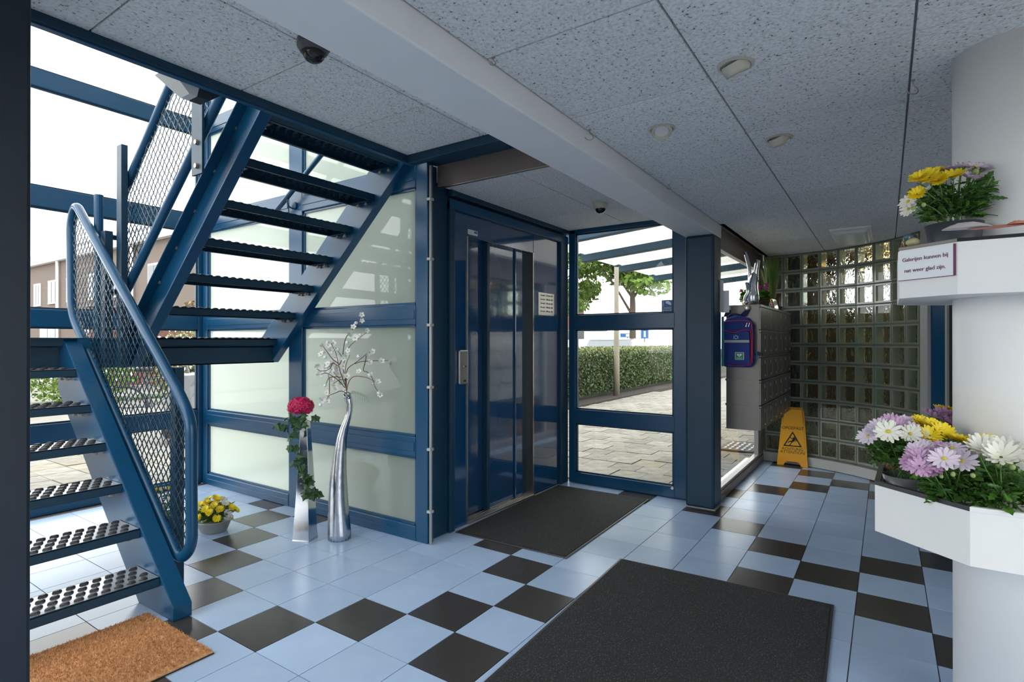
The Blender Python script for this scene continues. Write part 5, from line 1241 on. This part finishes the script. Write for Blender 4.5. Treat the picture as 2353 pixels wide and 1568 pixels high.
# cars behind hedge
def carf(name, label, c, ang, mt, L_=4.3, hh=1.45):
    t = thing(name, label, 'car', c); R3 = Matrix.Rotation(ang, 3, 'Z'); c = Vector(c)
    def put(m, nm, mm, **k): m.v = [tuple(c+R3 @ Vector(v)) for v in m.v]; return m.build(nm, mm, t, **k)
    prof = [(-L_/2, .35), (-L_/2+.05, .75), (-L_/2+.25, .92), (-L_*.30, .98), (-L_*.20, hh-.05), (-L_*.08, hh), (L_*.14, hh), (L_*.28, hh-.12), (L_*.36, .98), (L_/2-.15, .82), (L_/2, .6), (L_/2, .35), (L_/2-.1, .25), (-L_/2+.1, .25)]
    m = MB().xz(prof, -.82, .82); put(m, 'body', mt, bev=.06)
    put(MB().xz([(-L_*.27, .98), (-L_*.18, hh-.12), (L_*.13, hh-.10), (L_*.30, .98)], -.825, .825), 'side_windows', M['dglass'])
    put(MB().xz([(-L_*.295, .99), (-L_*.20, hh-.08), (-L_*.185, hh-.10), (-L_*.275, .99)], -.7, .7), 'windscreen', M['dglass'])
    for x in (-L_*.31, L_*.31):
        for y in (-.84, .64): 
            wh = put(MB().tube([(x, y, .32), (x, y+.2, .32)], .32, 24), 'wheel', M['black'], bev=.03)
            put(MB().tube([(x, y-.01 if y < 0 else y+.19, .32), (x, y+.02 if y < 0 else y+.21, .32)], .20, 12), 'hub_cap', M['car'])
    return t
carf('parked_car', 'silver car roof just above the hedge at its left', (19.5, 10.4, 0), .3, M['car'])
carf('parked_car', 'white car roof just above the hedge in the middle', (20.6, 8.2, 0), .15, M['carw'])
carf('parked_car', 'pale car roof just above the hedge at its right', (18.4, 6.0, 0), .12, M['car'])
carf('parked_car', 'dark car seen by its rear wheel beneath the lower stair treads', (-.75, 11.6, 0), .9, M['tarp'])
def signp(name, label, c, wd, hg_, m_, z):
    t = thing(name, label, 'sign', c); c = Vector(c)
    MB().tube([c, c+Vector((0, 0, z))], .03, 8).build('post', M['polec'], t); MB().obox(c+Vector((-.04, -.02, z)), RT*wd/2, FW*.01, Vector((0, 0, hg_/2))).build('board', m_, t)
    MB().obox(c+Vector((-.06, -.03, z)), RT*wd*.12, FW*.008, Vector((0, 0, hg_*.32))).build('board_mark', M['paper'], t)
signp('street_sign', 'small blue street sign with a white mark above the hedge', tuple(at(1481, 786, 30).to_2d())+(0,), .42, .5, M['stick'], 1.75)
signp('street_sign', 'low wide blue street sign left of the tree trunk', tuple(at(1442, 786, 30).to_2d())+(0,), .8, .22, M['stick'], 1.68)
# building behind the far tree, seen at the left of the clear window
t = thing('brick_house', 'brick building edge at the far left of the clear window', 'building', (38, 27, 0))
P0 = at(1240, 786, 46); P1 = at(1342, 786, 46)
MB().prism([Vector((P0.x, P0.y, 0)), Vector((P1.x, P1.y, 0)), Vector((P1.x+7, P1.y+5, 0)), Vector((P0.x+7, P0.y+5, 0))], (0,0,0), (0,0,5.2)).build('wall', M['brick'], t)
MB().prism([Vector((P0.x, P0.y, 0)), Vector((P1.x+.2, P1.y-.1, 0)), Vector((P1.x+7, P1.y+5, 0)), Vector((P0.x+7, P0.y+5, 0))], (0,0,5.2), (0,0,5.6)).build('roof', M['roof'], t)
MB().obox(P1+Vector((-.7, .4, .35)), RT*.7, FW*.05, Vector((0,0,.55))).build('window', M['dglass'], t)
MB().obox(P1+Vector((.2, -.2, .95)), RT*1.6, FW*.5, Vector((0,0,.08))).build('porch_roof', M['roof'], t)

# brick terrace seen through the left windows (facade along y at x = 9.5)
t = thing('brick_terrace', 'brick terraced house row with pale gutter seen through the left windows', 'building', (9.5, 30, 0))
MB().box(9.5, 17.5, 0, 17, 44, 5.65).build('wall', M['brick'], t); MB().box(9.25, 17.3, 5.55, 9.55, 44, 5.95).build('gutter_board', M['gutter'], t)
MB().xz([(9.3, 5.9), (17.3, 5.9), (13.3, 8.0)], 17.3, 44).build('roof', M['roof'], t)
for k, (ya, yb, z0, z1) in enumerate(((36.1, 37.0, 3.3, 4.55), (33.6, 34.8, 3.35, 4.6), (33.6, 36.0, .9, 2.2), (31.0, 32.2, 3.35, 4.6), (28.2, 29.4, 3.35, 4.6), (25.5, 26.7, 3.35, 4.6), (28.0, 30.4, .9, 2.2), (22.0, 23.2, 3.35, 4.6), (21.5, 24.0, .9, 2.2), (39.0, 40.2, 3.3, 4.55))):
    f_ = MB().box(9.42, ya, z0, 9.5, yb, z1).build('window', M['gutter'], t, bev=.01); yy = (ya+yb)/2
    MB().box(9.40, ya+.08, z0+.08, 9.425, yy-.03, z1-.08).build('pane', M['dglass'], f_); MB().box(9.40, yy+.03, z0+.08, 9.425, yb-.08, z1-.08).build('pane', M['dglass'], f_)
for y in (33.3, 24.6): MB().tube([(9.38, y, 0), (9.38, y, 5.6)], .07, 10).build('downpipe', M['gutter'], t)
sh = thing('brick_shed', 'low wide brick wall behind the shrubs, right of the house row', 'wall', (6.5, 16, 0))
MB().box(5.2, 16.5, 0, 9.2, 16.8, 2.35).build('wall', M['brick'], sh); MB().box(5.1, 16.45, 2.35, 9.3, 16.85, 2.45).build('coping', M['roof'], sh)
# shrubs and verge
def shrub(label, c, rx, ry, rz, n, m_, seed, white=0):
    t = thing('garden_shrub', label, 'shrub', c)
    leafcloud('leaves', m_, t, [((c[0], c[1], c[2]+rz*.6), (rx, ry, rz*.7))], n, .05, seed); 
    if white: leafcloud('white_flowers', M['flowerw'], t, [((c[0], c[1]-.1, c[2]+rz*.8), (rx, ry, rz*.6))], white, .04, seed+50)
    MB().tube([Vector(c), Vector(c)+Vector((0, 0, rz*.8))], .03, 6).build('stem', M['bark'], t)
shrub('low green shrub left, under the lowest stair treads', (1.0, 14.6, 0), 1.3, .5, .9, 3200, M['tree'], 21, 250)
shrub('green shrub with white flowers behind the handrail mesh', (3.6, 12.6, 0), 1.2, .5, 1.0, 3600, M['tree'], 22, 500)
shrub('brownish shrub with white flowers beside the tarpaulin', (5.2, 10.8, 0), 1.0, .5, 1.25, 3200, M['hedget'], 23, 700)
o = MB().box(-8, 12.2, -.05, 5.5, 13.0, .0).build('grass_verge', M['hedge']); o['kind'] = 'structure'; o.name = 'trim_4'
# covered scooter and bicycle
t = thing('covered_scooter', 'scooter under a grey tarpaulin outside the left corner window', 'scooter', (3.2, 6.9, 0))
b0 = at(443, 900, 8.0); b0.z = 0; r = random.Random(6); n = 10; vs = []
for i_ in range(7):
    z = i_/6*.88; rx_ = .24*(1.15-.35*(i_/6)**2); 
    for k in range(16):
        a = 2*PI*k/16; vs.append(b0+RT*(math.cos(a)*rx_*(1+.12*math.cos(3*a+i_)))+FW*(math.sin(a)*.55*(1-.2*i_/6))+Vector((0, 0, z+.03*math.sin(2*a))))
m = MB(); m.add(vs, [(i_*16+k, i_*16+(k+1) % 16, (i_+1)*16+(k+1) % 16, (i_+1)*16+k) for i_ in range(6) for k in range(16)]+[tuple(range(96, 112))])
m.build('tarpaulin', M['tarp'], t); 
for s_ in (-1, 1): MB().tube([b0+FW*s_*.45-RT*.05+Vector((0,0,.2)), b0+FW*s_*.45+RT*.05+Vector((0,0,.2))], .2, 18).build('wheel', M['black'], t)
t = thing('bicycle', 'parked bicycle seen through the lower handrail mesh', 'bicycle', (2.6, 7.6, 0)); b1 = at(370, 900, 8.6); b1.z = 0; ax = (RT*.75+FW*.5).normalized()
for s_ in (-.5, .5):
    c = b1+ax*s_+Vector((0, 0, .33)); MB().tube([c+ax*.32*math.cos(a*PI/14)+Vector((0, 0, .32*math.sin(a*PI/14))) for a in range(28)], .016, 6, closed=True).build('wheel', M['black'], t)
    sp = MB()
    for a in range(8): sp.tube([c, c+ax*.31*math.cos(a*PI/4)+Vector((0, 0, .31*math.sin(a*PI/4)))], .002, 3)
    sp.build('spokes', M['steel'], t, kind='stuff')
Z = lambda s_, z: b1+ax*s_+Vector((0, 0, z))
fm_ = MB()
for a, b in (((-.5,.33),(-.12,.33)), ((-.12,.33),(-.2,.85)), ((-.5,.33),(-.18,.75)), ((-.18,.75),(.35,.78)), ((-.12,.33),(.38,.68)), ((.5,.33),(.34,.95))): fm_.tube([Z(*a), Z(*b)], .015, 6)
fm_.build('frame', M['car'], t); MB().obox(Z(-.22, .90), ax*.12, Vector((ax.y, -ax.x, 0))*.06, Vector((0,0,.03))).build('saddle', M['black'], t, bev=.02)
MB().tube(smooth_path([Z(.25, 1.02)+Vector((ax.y,-ax.x,0))*.28, Z(.34, 1.0), Z(.25, 1.02)-Vector((ax.y,-ax.x,0))*.28], 2), .012, 6).build('handlebar', M['steel'], t)

# canopy outside window_1: sloping blue beams with pale roof sheets
t = thing('entrance_canopy', 'pale roofed canopy on blue rafters outside the clear window', 'canopy', (6, -.2, 2.6))
for k, x in enumerate((4.45, 5.75, 7.10, 8.70, 10.4)):
    MB().prism([(x-.05, 1.05, 2.45), (x-.05, 1.05, 2.55), (x-.05, -3.2, 2.88), (x-.05, -3.2, 2.78)], (0,0,0), (.11,0,0)).prism([(x-.05, 1.05, 2.54), (x-.05, 1.17, 2.555), (x-.05, 1.05, 2.58)], (0,0,0), (.11,0,0)).build('rafter', M['blue2'], t, bev=.006)
for k, (a, b) in enumerate(((4.50, 5.75), (5.75, 7.10), (7.10, 8.70), (8.70, 10.4))):
    MB().add([(a, 1.15, 2.57), (b, 1.15, 2.57), (b, -3.2, 2.90), (a, -3.2, 2.90)], [(0, 1, 2, 3)]).build('roof_sheet', M['canopy'], t)
for x in (5.75, 8.70): MB().box(x-.05, -1.72, 0, x+.05, -1.62, 2.86).build('canopy_post', M['blue2'], t)
# two patterned doormats outside the side window
for k, (c, lab, m_) in enumerate((((6.0, -1.02), 'patterned grey doormat outside the low side window, nearer the corner', M['doormat']), ((6.35, -.45), 'second patterned doormat outside, farther from the side window', M['brown']))):
    t = thing('outdoor_mat', lab, 'doormat', (*c, 0)); MB().box(c[0]-.30, c[1]-.20, .004, c[0]+.30, c[1]+.20, .016).build('mat_base', m_, t, bev=.004)
    pm = MB()
    for i_ in range(8):
        for j_ in range(5): pm.obox((c[0]-.245+.07*i_, c[1]-.14+.07*j_, .018), (.022, .010*(1 if (i_+j_) % 2 else -1), 0), (-.006, .012, 0), (0, 0, .003))
    pm.build('raised_pattern', M['pvc'], t, kind='stuff')
